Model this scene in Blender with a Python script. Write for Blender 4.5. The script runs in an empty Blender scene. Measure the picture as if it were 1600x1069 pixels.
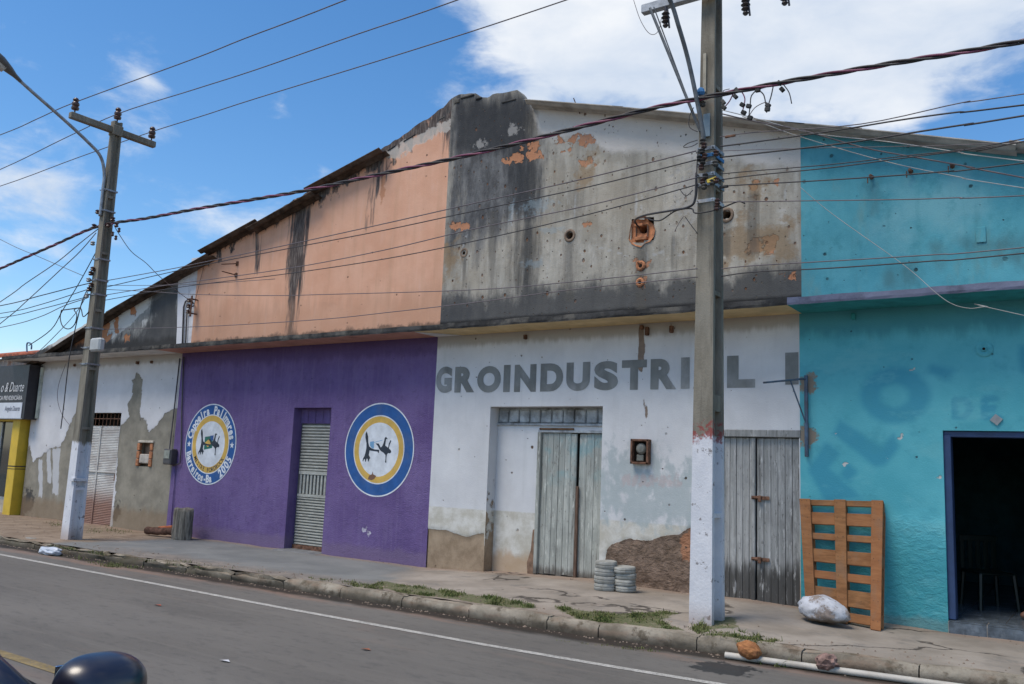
import bpy, bmesh, math, random
import numpy as np
from mathutils import Vector, Matrix, Quaternion
random.seed(7); rng = np.random.default_rng(7)
R = math.radians
SC = bpy.context.scene; COL = SC.collection
# ------------------------------------------------------------------ camera
YAW, PIT, ROL, FPX = R(34.64), R(8.09), R(2.33), 1350.0
CAM = Vector((0, -10.88, 1.55))
_f = Vector((-math.sin(YAW)*math.cos(PIT), math.cos(YAW)*math.cos(PIT), math.sin(PIT)))
_r = Vector((math.cos(YAW), math.sin(YAW), 0)); _u = _r.cross(_f)
_r2 = _r*math.cos(ROL) + _u*math.sin(ROL); _u2 = _r2.cross(_f)
cam = bpy.data.objects.new('camera', bpy.data.cameras.new('camera')); COL.objects.link(cam)
cam.matrix_world = Matrix.Translation(CAM) @ Matrix((_r2, _u2, -_f)).transposed().to_4x4()
cam.data.sensor_width = 36; cam.data.lens = 36*FPX/1600
cam.data.clip_start = 0.05; cam.data.clip_end = 3000
SC.camera = cam
# ------------------------------------------------------------------ sky and sun
SUN_EL, SUN_AZ = 62, 205          # azimuth clockwise from +Y
SC.view_settings.view_transform = 'Standard'; SC.view_settings.look = 'None'
SC.view_settings.exposure = 1.02; SC.view_settings.gamma = 1; SC.view_settings.use_curve_mapping = False
world = bpy.data.worlds.new('World'); SC.world = world; world.use_nodes = True
def build_sky():
    nt = world.node_tree; N = nt.nodes; L = nt.links; N.clear()
    out = N.new('ShaderNodeOutputWorld'); bg = N.new('ShaderNodeBackground'); bg2 = N.new('ShaderNodeBackground')
    sky = N.new('ShaderNodeTexSky'); sky.sky_type = 'NISHITA'; sky.sun_disc = False
    sky.sun_elevation = R(SUN_EL); sky.sun_rotation = R(SUN_AZ)
    sky.air_density = 1.0; sky.dust_density = 0.4; sky.ozone_density = 2.0
    hs = N.new('ShaderNodeHueSaturation'); hs.inputs['Saturation'].default_value = 1.28
    L.new(sky.outputs[0], hs.inputs['Color']); L.new(hs.outputs[0], bg.inputs[0]); bg.inputs[1].default_value = SKY_STR
    tc = N.new('ShaderNodeTexCoord'); D = tc.outputs['Generated']
    def math_(op, a, b=None, clamp=False):
        m = N.new('ShaderNodeMath'); m.operation = op; m.use_clamp = clamp
        for i, v in enumerate((a, b)):
            if v is None: continue
            if isinstance(v, (int, float)): m.inputs[i].default_value = v
            else: L.new(v, m.inputs[i])
        return m.outputs[0]
    nrm = N.new('ShaderNodeVectorMath'); nrm.operation = 'NORMALIZE'; L.new(D, nrm.inputs[0]); D = nrm.outputs[0]
    mp = N.new('ShaderNodeMapping'); mp.inputs['Scale'].default_value = (1, 1, 2.2); L.new(D, mp.inputs[0])
    def noise(s, det, ro, dist=0.0, loc=0):
        n = N.new('ShaderNodeTexNoise'); n.inputs['Scale'].default_value = s; n.inputs['Detail'].default_value = det
        n.inputs['Roughness'].default_value = ro; n.inputs['Distortion'].default_value = dist
        m = N.new('ShaderNodeMapping'); m.inputs['Location'].default_value = (loc, loc*.7, 0)
        L.new(mp.outputs[0], m.inputs[0]); L.new(m.outputs[0], n.inputs[0]); return n.outputs[0]
    n1 = noise(4.5, 9, .58, .25); n2 = noise(1.6, 3, .5, 0, 3.3)
    n4 = noise(13, 8, .6, .4, 5.1)
    fld = math_('ADD', math_('ADD', math_('MULTIPLY', math_('SUBTRACT', n1, .5), 2.3), math_('MULTIPLY', math_('SUBTRACT', n4, .5), .9)), math_('ADD', math_('MULTIPLY', n2, .35), .5))
    # cloud banks and blue gaps of this day: (direction, radius, lift)
    for d, r, a in (((-.305,.836,.457), .20, .26), ((-.16,.87,.42), .15, .24), ((-.42,.77,.51), .17, .2), ((-.50,.735,.46), .20, .22), ((-.52,.74,.42), .08, .05), ((-.87,.33,.39), .10, -.22),
                    ((-.03,.90,.47), .20, .24), ((-.10,.925,.372), .12, -.22), ((-.02,.93,.36), .14, -.20), ((.25,.85,.45), .3, .15),
                    ((-.795,.473,.379), .09, .16), ((-.826,.409,.389), .05, .03), ((-.719,.585,.374), .035, .26), ((-.876,.421,.233), .13, .09),
                    ((-.632,.647,.427), .14, -.24), ((-.77,.56,.30), .11, -.12), ((-.70,.55,.47), .16, -.22), ((-.83,.36,.30), .05, -.05)):
        v = Vector(d).normalized(); dt = N.new('ShaderNodeVectorMath'); dt.operation = 'DISTANCE'
        L.new(D, dt.inputs[0]); dt.inputs[1].default_value = v
        k = math_('SUBTRACT', 1, math_('DIVIDE', dt.outputs['Value'], r*1.5), True)
        k = math_('MULTIPLY', math_('MULTIPLY', k, k), a*2.2)
        fld = math_('ADD', fld, k)
    mr = N.new('ShaderNodeMapRange'); mr.interpolation_type = 'SMOOTHSTEP'; L.new(fld, mr.inputs[0])
    mr.inputs[1].default_value = .58; mr.inputs[2].default_value = 1.22
    n3 = noise(7, 6, .55, .2, 9.1)
    sh = N.new('ShaderNodeMapRange'); L.new(n3, sh.inputs[0]); sh.inputs[1].default_value = .3; sh.inputs[2].default_value = .7
    mx = N.new('ShaderNodeMix'); mx.data_type = 'RGBA'; L.new(sh.outputs[0], mx.inputs[0])
    mx.inputs[6].default_value = (.30, .35, .425, 1); mx.inputs[7].default_value = (.465, .478, .495, 1)
    L.new(mx.outputs[2], bg2.inputs[0]); bg2.inputs[1].default_value = 1.0
    ms = N.new('ShaderNodeMixShader'); L.new(math_('MULTIPLY', mr.outputs[0], .95), ms.inputs[0]); L.new(bg.outputs[0], ms.inputs[1]); L.new(bg2.outputs[0], ms.inputs[2])
    L.new(ms.outputs[0], out.inputs[0])
SKY_STR = 0.088
build_sky()
sun = bpy.data.objects.new('sun', bpy.data.lights.new('sun', 'SUN')); COL.objects.link(sun)
sun.data.energy = 1.5; sun.data.angle = R(26); sun.data.color = (1, .90, .77)
_sd = Vector((math.sin(R(SUN_AZ))*math.cos(R(SUN_EL)), math.cos(R(SUN_AZ))*math.cos(R(SUN_EL)), math.sin(R(SUN_EL))))
sun.rotation_euler = _sd.to_track_quat('Z', 'Y').to_euler(); sun.location = (0, -20, 30)

# ------------------------------------------------------------------ measuring helpers
def ray(px, py):
    return _r2*((px-800)/FPX) - _u2*((py-534.5)/FPX) + _f
def W(px, py, Y=0.0):             # a point of the plane y = Y
    d = ray(px, py); return CAM + d*((Y-CAM.y)/d.y)
def WX(px, py, X):
    d = ray(px, py); return CAM + d*((X-CAM.x)/d.x)
def G(px, py, z=0.0):
    d = ray(px, py); return CAM + d*((z-CAM.z)/d.z)
_zb = [(-60, -.14), (-21.8, -.13), (-15, -.12), (-9, -.11), (-7.8, -.06), (-6, 0), (-3.1, 0), (-2.2, -.06), (-1.5, -.075), (20, -.09)]
def zbase(x): return np.interp(x, [a for a, b in _zb], [b for a, b in _zb])
ROAD = -.18

# ------------------------------------------------------------------ objects
def props(o, label=None, cat=None, group=None, kind=None, category=None):
    cat = cat or category
    for k, v in (('label', label), ('category', cat), ('group', group), ('kind', kind)):
        if v: o[k] = v
    return o
def empty(name, loc, label, cat, group=None):
    o = bpy.data.objects.new(name, None); COL.objects.link(o); o.location = loc
    o.empty_display_size = .2; return props(o, label, cat, group)
def wloc(o):
    v = Vector((0, 0, 0))
    while o is not None: v = v + Vector(o.location); o = o.parent
    return v
class MB:
    """collects shapes in world coordinates and links them as one mesh object"""
    def __init__(s): s.v = []; s.f = []; s.m = []
    def add(s, vs, fs, mi=0):
        b = len(s.v); s.v += [tuple(p) for p in vs]; s.f += [tuple(i+b for i in f) for f in fs]; s.m += [mi]*len(fs); return s
    def box(s, x0, x1, y0, y1, z0, z1, mi=0, rot=None, piv=None, bev=0):
        if x1 < x0: x0, x1 = x1, x0
        bb = min(bev, (x1-x0)*.4, (y1-y0)*.4, (z1-z0)*.4)
        if bb <= 0:
            vs = [Vector((x, y, z)) for z in (z0, z1) for y in (y0, y1) for x in (x0, x1)]
            fs = [(0,2,3,1), (4,5,7,6), (0,1,5,4), (2,6,7,3), (0,4,6,2), (1,3,7,5)]
        else:
            c = Vector(((x0+x1)/2, (y0+y1)/2, (z0+z1)/2)); h = Vector(((x1-x0)/2, (y1-y0)/2, (z1-z0)/2))
            bm = bmesh.new(); bmesh.ops.create_cube(bm, size=2)
            for v in bm.verts: v.co = Vector((v.co.x*h.x, v.co.y*h.y, v.co.z*h.z)) + c
            bmesh.ops.bevel(bm, geom=bm.edges[:], offset=bb, segments=1, affect='EDGES')
            vs = [v.co.copy() for v in bm.verts]; bm.verts.index_update(); fs = [tuple(v.index for v in f.verts) for f in bm.faces]; bm.free()
        if rot is not None:
            piv = Vector(piv) if piv is not None else Vector(((x0+x1)/2, (y0+y1)/2, (z0+z1)/2))
            vs = [rot @ (v-piv) + piv for v in vs]
        return s.add(vs, fs, mi)
    def tube(s, pts, r, n=8, mi=0, cap=True):
        pts = [Vector(p) for p in pts]; k = len(pts); rr = r if isinstance(r, (list, tuple)) else [r]*k
        vs = []; up = None
        for i, p in enumerate(pts):
            d = (pts[min(i+1, k-1)] - pts[max(i-1, 0)]); d = d.normalized() if d.length > 1e-9 else Vector((0, 0, 1))
            if up is None: up = Vector((0, 0, 1)) if abs(d.z) < .9 else Vector((1, 0, 0))
            a = d.cross(up).normalized(); b = d.cross(a).normalized(); up = -b if b.dot(up) < 0 else b
            for j in range(n):
                t = 2*math.pi*j/n; vs.append(p + (a*math.cos(t) + up*math.sin(t))*rr[i])
        fs = [(i*n+j, i*n+(j+1) % n, (i+1)*n+(j+1) % n, (i+1)*n+j) for i in range(k-1) for j in range(n)]
        if cap: fs += [tuple(range(n))[::-1], tuple((k-1)*n+j for j in range(n))]
        return s.add(vs, fs, mi)
    def cyl(s, a, b, r, n=12, mi=0): return s.tube([a, b], r, n, mi)
    def lathe(s, c, prof, n=12, mi=0, axis='z'):
        vs = []
        for r, h in prof:
            for j in range(n):
                t = 2*math.pi*j/n; p = (r*math.cos(t), r*math.sin(t), h)
                if axis == 'y': p = (p[0], p[2], p[1])
                if axis == 'x': p = (p[2], p[0], p[1])
                vs.append(Vector(c)+Vector(p))
        k = len(prof)
        fs = [(i*n+j, i*n+(j+1) % n, (i+1)*n+(j+1) % n, (i+1)*n+j) for i in range(k-1) for j in range(n)]
        fs += [tuple(range(n))[::-1], tuple((k-1)*n+j for j in range(n))]
        return s.add(vs, fs, mi)
    def build(s, name, mats, parent=None, smooth=False, origin=None, **kw):
        me = bpy.data.meshes.new(name)
        if parent is not None: off = wloc(parent)
        elif origin is not None: off = Vector(origin)
        else:
            a = np.array(s.v); off = Vector(((a[:, 0].min()+a[:, 0].max())/2, (a[:, 1].min()+a[:, 1].max())/2, a[:, 2].min()))
        me.from_pydata([tuple(Vector(p)-off) for p in s.v], [], s.f)
        for m in (mats if isinstance(mats, (list, tuple)) else [mats]): me.materials.append(m)
        me.polygons.foreach_set('material_index', s.m)
        if smooth: me.polygons.foreach_set('use_smooth', [True]*len(s.f))
        bm = bmesh.new(); bm.from_mesh(me); bmesh.ops.recalc_face_normals(bm, faces=bm.faces[:]); bm.to_mesh(me); bm.free()
        o = bpy.data.objects.new(name, me); COL.objects.link(o)
        if parent is not None: o.parent = parent
        else: o.location = off
        return props(o, **kw)
def shade_auto(o, ang=35):
    me = o.data; bm = bmesh.new(); bm.from_mesh(me)
    for f in bm.faces: f.smooth = True
    for e in bm.edges:
        e.smooth = not (len(e.link_faces) == 2 and e.calc_face_angle(0) > R(ang))
    bm.to_mesh(me); bm.free(); return o

# ------------------------------------------------------------------ materials
class Mat:
    def __init__(s, name):
        s.m = bpy.data.materials.new(name); s.m.use_nodes = True; s.N = s.m.node_tree.nodes; s.L = s.m.node_tree.links
        s.b = s.N['Principled BSDF']; s.out = s.N['Material Output']
        s.pos = s.N.new('ShaderNodeNewGeometry').outputs['Position']; s._xyz = None
    def _in(s, sock, v):
        if v is None: return
        if isinstance(v, (int, float)): sock.default_value = v
        elif isinstance(v, (tuple, list)): sock.default_value = tuple(v) + ((1,) if len(v) == 3 and len(sock.default_value) == 4 else ())
        else: s.L.new(v, sock)
    def math(s, op, a, b=None, clamp=False):
        n = s.N.new('ShaderNodeMath'); n.operation = op; n.use_clamp = clamp; s._in(n.inputs[0], a); s._in(n.inputs[1], b); return n.outputs[0]
    def noise(s, scale, det=4, rough=.55, st=(1, 1, 1), dist=0, loc=(0, 0, 0)):
        mp = s.N.new('ShaderNodeMapping'); mp.inputs['Scale'].default_value = st; mp.inputs['Location'].default_value = loc
        s.L.new(s.pos, mp.inputs[0]); n = s.N.new('ShaderNodeTexNoise'); s.L.new(mp.outputs[0], n.inputs[0])
        n.inputs['Scale'].default_value = scale; n.inputs['Detail'].default_value = det; n.inputs['Roughness'].default_value = rough
        n.inputs['Distortion'].default_value = dist; return n.outputs[0]
    def voro(s, scale, st=(1, 1, 1), feat='F1', rnd=1.0, flat=False):
        mp = s.N.new('ShaderNodeMapping'); mp.inputs['Scale'].default_value = (st[0], st[2], 1) if flat else st
        if flat:
            cb = s.N.new('ShaderNodeCombineXYZ'); s.L.new(s.xyz(0), cb.inputs[0]); s.L.new(s.xyz(2), cb.inputs[1]); s.L.new(cb.outputs[0], mp.inputs[0])
        else: s.L.new(s.pos, mp.inputs[0])
        n = s.N.new('ShaderNodeTexVoronoi'); n.voronoi_dimensions = '2D' if flat else '3D'; n.feature = feat; s.L.new(mp.outputs[0], n.inputs[0]); n.inputs['Scale'].default_value = scale
        n.inputs['Randomness'].default_value = rnd
        return n
    def step(s, v, a, b, lo=0.0, hi=1.0):
        n = s.N.new('ShaderNodeMapRange'); n.interpolation_type = 'SMOOTHSTEP'; s._in(n.inputs[0], v)
        n.inputs[1].default_value = a; n.inputs[2].default_value = b; n.inputs[3].default_value = lo; n.inputs[4].default_value = hi
        return n.outputs[0]
    def mix(s, f, a, b, mode='MIX'):
        n = s.N.new('ShaderNodeMix'); n.data_type = 'RGBA'; n.blend_type = mode; s._in(n.inputs[0], f); s._in(n.inputs[6], a); s._in(n.inputs[7], b); return n.outputs[2]
    def attr(s, name):
        n = s.N.new('ShaderNodeAttribute'); n.attribute_name = name; return n.outputs['Fac']
    def xyz(s, i):
        if s._xyz is None: s._xyz = s.N.new('ShaderNodeSeparateXYZ'); s.L.new(s.pos, s._xyz.inputs[0])
        return s._xyz.outputs[i]
    def done(s, col, rough=.9, h=None, hd=.01, metal=0, spec=None, strength=1.0, **kw):
        s._in(s.b.inputs['Base Color'], col); s._in(s.b.inputs['Roughness'], rough); s._in(s.b.inputs['Metallic'], metal)
        if spec is None and isinstance(rough, (int, float)) and rough > .72: spec = .2
        if spec is not None: s.b.inputs['Specular IOR Level'].default_value = spec
        for k, v in kw.items(): s._in(s.b.inputs[k.replace('_', ' ')], v)
        if h is not None:
            n = s.N.new('ShaderNodeBump'); n.inputs['Distance'].default_value = hd; n.inputs['Strength'].default_value = strength
            s._in(n.inputs['Height'], h); s.L.new(n.outputs[0], s.b.inputs['Normal'])
        return s.m
def c3(c, k): return tuple(x*k for x in c)
def simple(name, col, rough=.8, var=.25, scale=6, st=(1, 1, 1), bump=.003, metal=0, dirt=None, spec=None, fine=60):
    M = Mat(name); n = M.noise(scale, 5, .6, st); c = M.mix(M.step(n, .3, .7), c3(col, 1-var), c3(col, 1+var))
    n2 = M.noise(fine, 3, .6, st)
    if dirt: c = M.mix(M.step(M.noise(scale*.6, 6, .65, st, 0, (3, 1, 2)), .48, .68, 0, dirt[3] if len(dirt) > 3 else .8), c, dirt[:3])
    return M.done(c, rough, M.math('ADD', n, M.math('MULTIPLY', n2, .4)), bump, metal, spec)
# ------------------------------------------------------------------ masks on the walls
def xz(pl, Y=0): return np.array([(W(px, py, Y).x, W(px, py, Y).z) for px, py in pl])
def sdpoly(X, Z, P):
    d = np.full(X.shape, 1e9); ins = np.zeros(X.shape, bool); n = len(P)
    for i in range(n):
        ax, az = P[i]; bx, bz = P[(i+1) % n]; ex, ez = bx-ax, bz-az
        t = np.clip(((X-ax)*ex+(Z-az)*ez)/(ex*ex+ez*ez+1e-12), 0, 1)
        d = np.minimum(d, np.hypot(X-ax-t*ex, Z-az-t*ez))
        if az != bz:
            ins ^= ((az > Z) != (bz > Z)) & (X < ex*(Z-az)/(bz-az)+ax)
    return np.where(ins, d, -d)
def polys(lst, soft):
    def f(X, Z):
        o = np.zeros(X.shape)
        for P in lst: o = np.maximum(o, np.clip(.5+sdpoly(X, Z, xz(P))/(2*soft), 0, 1))
        return o
    return f
def blobs(lst, soft=.5):          # (px, py, rx metres, rz metres)
    def f(X, Z):
        o = np.zeros(X.shape)
        for px, py, rx, rz in lst:
            c = W(px, py); d = np.hypot((X-c.x)/rx, (Z-c.z)/rz); o = np.maximum(o, np.clip(.5+(1-d)*soft, 0, 1))
        return o
    return f
def strokes(lst, r, soft):        # polylines in the photograph
    def f(X, Z):
        o = np.zeros(X.shape)
        for P in lst:
            P = xz(P)
            for i in range(len(P)-1):
                ax, az = P[i]; ex, ez = P[i+1]-P[i]; t = np.clip(((X-ax)*ex+(Z-az)*ez)/(ex*ex+ez*ez+1e-12), 0, 1)
                o = np.maximum(o, np.clip(.5+(r-np.hypot(X-ax-t*ex, Z-az-t*ez))/(2*soft), 0, 1))
        return o
    return f
_lat = rng.random((257, 257))
def vn(X, Z, s):
    x = X*s+40.3; z = Z*s+17.7; i = np.floor(x).astype(int); j = np.floor(z).astype(int); u = x-i; v = z-j
    u = u*u*(3-2*u); v = v*v*(3-2*v); g = lambda a, b: _lat[a % 256, b % 256]
    return (g(i, j)*(1-u)+g(i+1, j)*u)*(1-v) + (g(i, j+1)*(1-u)+g(i+1, j+1)*u)*v
def _nop(): pass
def wall(name, parent, mat, x0, x1, zlo, zhi, holes=(), rounds=(), fields={}, disp=None, st=.05, Y=0., reveal=.22, wob=.008, thick=.2, rough_top=0, **kw):
    xs = set(np.linspace(x0, x1, int((x1-x0)/st)+1).round(4)); zs = set(np.linspace(0, 1, int(((zhi if not callable(zhi) else 7.7)-zlo)/st)+1).round(5)) if callable(zhi) else set(np.linspace(zlo, zhi, int((zhi-zlo)/st)+1).round(4))
    for h in holes:
        for a in h[:2]:
            if x0 < a < x1: xs = {v for v in xs if abs(v-a) > .018 or v in (round(x0, 4), round(x1, 4))} | {round(a, 4)}
        if not callable(zhi):
            for a in h[2:4]:
                if zlo < a < zhi: zs = {v for v in zs if abs(v-a) > .018} | {round(a, 4)}
    xs = np.array(sorted(xs)); zs = np.array(sorted(zs)); nx, nz = len(xs), len(zs)
    X = np.repeat(xs, nz)
    if callable(zhi): top = np.array([zhi(x) for x in xs]) + (vn(xs, xs*0, 9)-.5)*rough_top; Z = (zlo + zs[None, :]*(top[:, None]-zlo)).ravel()
    else: top = np.full(nx, zhi); Z = np.tile(zs, nx)
    V = [X, np.zeros_like(X), Z]; F = []
    Yd = (vn(X, Z, 1.1)-.5)*wob*2 + (vn(X, Z, 6)-.5)*wob*.5
    edge = np.minimum(np.minimum(X-x0, x1-X)/.1, 1); Yd *= np.clip(edge, 0, 1)
    for h in holes:
        dx = np.maximum(np.maximum(h[0]-X, X-h[1]), 0); dz = np.maximum(np.maximum(h[2]-Z, Z-h[3]), 0)
        Yd *= np.clip(np.hypot(dx, dz)/.1, 0, 1)
    fv = {k: f(X, Z) for k, f in fields.items()}
    if disp is not None: Yd = Yd + disp(X, Z, fv)
    yy = Y + Yd
    vs = list(zip(X, yy, Z))
    cx = (xs[:-1]+xs[1:])/2
    Zg = Z.reshape(nx, nz)
    for i in range(nx-1):
        for j in range(nz-1):
            x = cx[i]; z = (Zg[i, j]+Zg[i+1, j+1])/2
            if any(h[0] < x < h[1] and h[2] < z < h[3] for h in holes): continue
            if any(abs(x-h[0]) < h[2] and abs(z-h[1]) < h[2] for h in rounds): continue
            a = i*nz+j; F.append((a, a+nz, a+nz+1, a+1))
    b = len(vs); ext = []
    for i in range(nx): ext.append((xs[i], Y+thick, top[i]))          # wall top
    for i in range(nx-1): F.append((i*nz+nz-1, (i+1)*nz+nz-1, b+i+1, b+i))
    vs += ext
    for h in holes:
        rv = h[4] if len(h) > 4 else reveal
        b = len(vs); a0, a1, c0, c1 = h[:4]
        vs += [(a0, Y, c0), (a0, Y, c1), (a1, Y, c1), (a1, Y, c0), (a0, Y+rv, c0), (a0, Y+rv, c1), (a1, Y+rv, c1), (a1, Y+rv, c0)]
        F += [(b, b+1, b+5, b+4), (b+1, b+2, b+6, b+5), (b+2, b+3, b+7, b+6)]
    me = bpy.data.meshes.new(name); off = wloc(parent)
    me.from_pydata([(x-off.x, y-off.y, z-off.z) for x, y, z in vs], [], F)
    me.materials.append(mat); A = np.array(vs)
    for k, f in fields.items():
        at = me.attributes.new(k, 'FLOAT', 'POINT'); at.data.foreach_set('value', f(A[:, 0], A[:, 2]).astype(np.float32))
    bm = bmesh.new(); bm.from_mesh(me)
    for f in bm.faces: f.smooth = True
    for e in bm.edges:
        if len(e.link_faces) != 2 or e.calc_face_angle(0) > .9: e.smooth = False
    bm.to_mesh(me); bm.free()
    o = bpy.data.objects.new(name, me); COL.objects.link(o); o.parent = parent; return props(o, **kw)

def patch(M, col, h, attr, color, amp=.6, ns=5, e=.04, depth=1.0, k=1.0, st=(1, 1, 1), loc=(0, 0, 0)):
    n = M.noise(ns, 7, .62, st, 0, loc); a = M.attr(attr)
    m = M.step(M.math('ADD', a, M.math('MULTIPLY', M.math('SUBTRACT', n, .5), amp*1.9)), .5-e, .5+e)
    m = M.math('MULTIPLY', m, M.step(a, .02, .12))
    if k != 1: mm = M.math('MULTIPLY', m, k)
    else: mm = m
    return M.mix(mm, col, color), M.math('SUBTRACT', h, M.math('MULTIPLY', m, depth)), m
def pits(M, col, h, scale, r, color, keep=.5, depth=2.0, st=(1, 1, 1)):
    v = M.voro(scale, st, 'F1', 1.0, True); sel = N = None
    s = M.N.new('ShaderNodeSeparateColor'); M.L.new(v.outputs['Color'], s.inputs[0])
    d = M.math('ADD', v.outputs['Distance'], M.math('MULTIPLY', M.math('SUBTRACT', M.noise(60, 2, .6), .5), r*.9))
    size = M.math('MULTIPLY', M.math('ADD', M.math('POWER', s.outputs[1], 2.5), .22), r)
    m = M.step(M.math('DIVIDE', d, size), .6, 1.3, 1, 0)
    m = M.math('MULTIPLY', m, M.math('LESS_THAN', s.outputs[0], keep))
    m = M.math('MULTIPLY', m, M.math('ADD', M.math('MULTIPLY', s.outputs[2], .6), .4))
    return M.mix(m, col, color), M.math('SUBTRACT', h, M.math('MULTIPLY', m, depth))
def grime_shade(M, col, a, b, color, amp, st=(9, 9, .7), ns=1.0, k=.9, axis=2, e=None):
    """weathering and painted shade by height: full at a, gone at b, ragged by streaky noise"""
    z = M.step(M.xyz(axis), a, b, 1, 0) if a < b else M.step(M.xyz(axis), b, a, 0, 1)
    n = M.noise(ns, 6, .65, st)
    m = M.step(M.math('ADD', z, M.math('MULTIPLY', M.math('SUBTRACT', n, .5), amp)), .35, .75)
    return M.mix(M.math('MULTIPLY', m, k), col, color)
def plasterbump(M, fine=.35, coarse=1.0, st=(1, 1, 1)):
    return M.math('ADD', M.math('MULTIPLY', M.noise(5, 5, .6, st), coarse), M.math('MULTIPLY', M.noise(55, 3, .6, st), fine))

# ---- leftmost unit
def m_left_lower():
    M = Mat('flaking_white_limewash'); n = M.noise(1.5, 6, .6)
    col = M.mix(M.step(n, .3, .7), (.58, .575, .58), (.69, .685, .69)); h = plasterbump(M)
    bare = M.mix(M.step(M.noise(2.6, 6, .65), .3, .7), (.20, .185, .15), (.31, .285, .23))
    col, h, m = patch(M, col, h, 'bare', bare, .9, 6, .035, 1.6)
    col, h, m = patch(M, col, h, 'drip', (.55, .56, .58), .9, 6, .1, 0, .8, (3, 3, .5))
    col, h, m = patch(M, col, h, 'soot', (.05, .05, .05), .9, 7, .15, 0, .9)
    col = grime_shade(M, col, -.1, .75, (.25, .17, .10), .8, (3, 3, 1), 1, .55)
    col = grime_shade(M, col, 3.58, 3.2, (.30, .27, .23), .9, (7, 7, 1), 1, .6)
    col, h = pits(M, col, h, 3.2, .05, (.12, .10, .08), .4)
    return M.done(col, .92, h, .006)
def m_left_upper():
    M = Mat('mouldy_grey_plaster'); n = M.noise(2.2, 7, .65, (1.6, 1, .8))
    col = M.mix(M.step(n, .32, .68), (.20, .20, .19), (.42, .41, .37)); h = plasterbump(M)
    col, h, m = patch(M, col, h, 'pale', (.60, .59, .55), .8, 4, .1, .3)
    col, h, m = patch(M, col, h, 'dark', (.055, .058, .062), 1.0, 3, .22, 0, .88, (2, 1, .7))
    col, h, m = patch(M, col, h, 'brick', M.mix(M.noise(9, 4), (.42, .17, .08), (.55, .28, .15)), 1.4, 6, .06, 2)
    col = grime_shade(M, col, 3.70, 4.25, (.045, .045, .045), 1.2, (2.2, 2.2, 1), 1.6, .92)
    col, h, m = patch(M, col, h, 'strip', (.66, .67, .70), .12, 6, .03, -.6)
    col, h = pits(M, col, h, 4, .07, (.06, .05, .04), .35)
    return M.done(col, .92, h, .008)
# ---- purple unit
def m_purple():
    M = Mat('purple_wall_paint'); n = M.noise(1.3, 6, .6); s = M.noise(1, 5, .6, (14, 14, 1.2))
    col = M.mix(M.step(n, .3, .7), (.125, .082, .215), (.165, .112, .270))
    col = M.mix(M.step(s, .45, .7, 0, .3), col, (.22, .17, .31))
    h = M.math('ADD', plasterbump(M, 1.4, 1.0), M.math('MULTIPLY', M.noise(16, 4, .6), M.step(M.xyz(2), 1.1, .9, 1.6, .3) if False else .9))
    col, h, m = patch(M, col, h, 'chip', (.55, .52, .60), 1.2, 14, .06, .5, .9)
    col = M.mix(M.step(M.noise(.8, 5, .6, (1, 1, 1), 0, (3, 8, 2)), .45, .62, 0, .45), col, (.20, .145, .31)); col = M.mix(M.step(M.noise(6, 6, .7, (1, 1, 1), 0, (1, 1, 5)), .52, .66, 0, .4), col, (.095, .065, .165))
    col = grime_shade(M, col, -.12, .35, (.20, .15, .22), .9, (4, 4, 2), 1, .5)
    col = grime_shade(M, col, 3.58, 3.0, (.07, .04, .12), .9, (6, 6, .8), 1, .5)  # deeper purple at the top: ledge shade put into the colour
    col, h = pits(M, col, h, 3, .035, (.08, .05, .12), .5)
    return M.done(col, .78, h, .011)
def m_peach():
    M = Mat('peach_wall_paint'); n = M.noise(1.4, 7, .6); s = M.noise(1, 6, .6, (5, 5, .35))
    col = M.mix(M.step(n, .3, .7), (.64, .345, .225), (.72, .42, .29))
    col = M.mix(M.step(s, .45, .75, 0, .45), col, (.52, .30, .19)); col = M.mix(M.step(M.noise(2.1, 6, .6, (4, 4, .5), 0, (5, 2, 1)), .55, .75, 0, .35), col, (.68, .47, .38))
    h = plasterbump(M, .4, .7)
    blk = M.mix(M.step(M.noise(6, 6, .7, (4, 4, .6)), .40, .75), (.035, .035, .037), (.20, .18, .165))
    col, h, m = patch(M, col, h, 'soot', blk, 1.5, 1.3, .28, 0, .95, (9, 9, .8))
    col, h, m = patch(M, col, h, 'rim', blk, 1.6, 3.2, .14, 0, .95, (1.6, 1, .9))
    col, h, m = patch(M, col, h, 'pale', (.50, .46, .41), 1.3, 5, .1, .4, .8)
    col = grime_shade(M, col, 3.70, 3.98, (.055, .05, .045), 1.7, (3.5, 3.5, 2.5), 1.5, .92)
    col = grime_shade(M, col, 3.7, 5.2, (.44, .25, .16), 1.2, (6, 6, .4), 1, .35)
    col, h, m = patch(M, col, h, 'brick', (.45, .20, .10), 1, 6, .1, .4, .7)
    col, h = pits(M, col, h, 2.5, .04, (.22, .12, .08), .5)
    return M.done(col, .85, h, .006)
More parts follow.
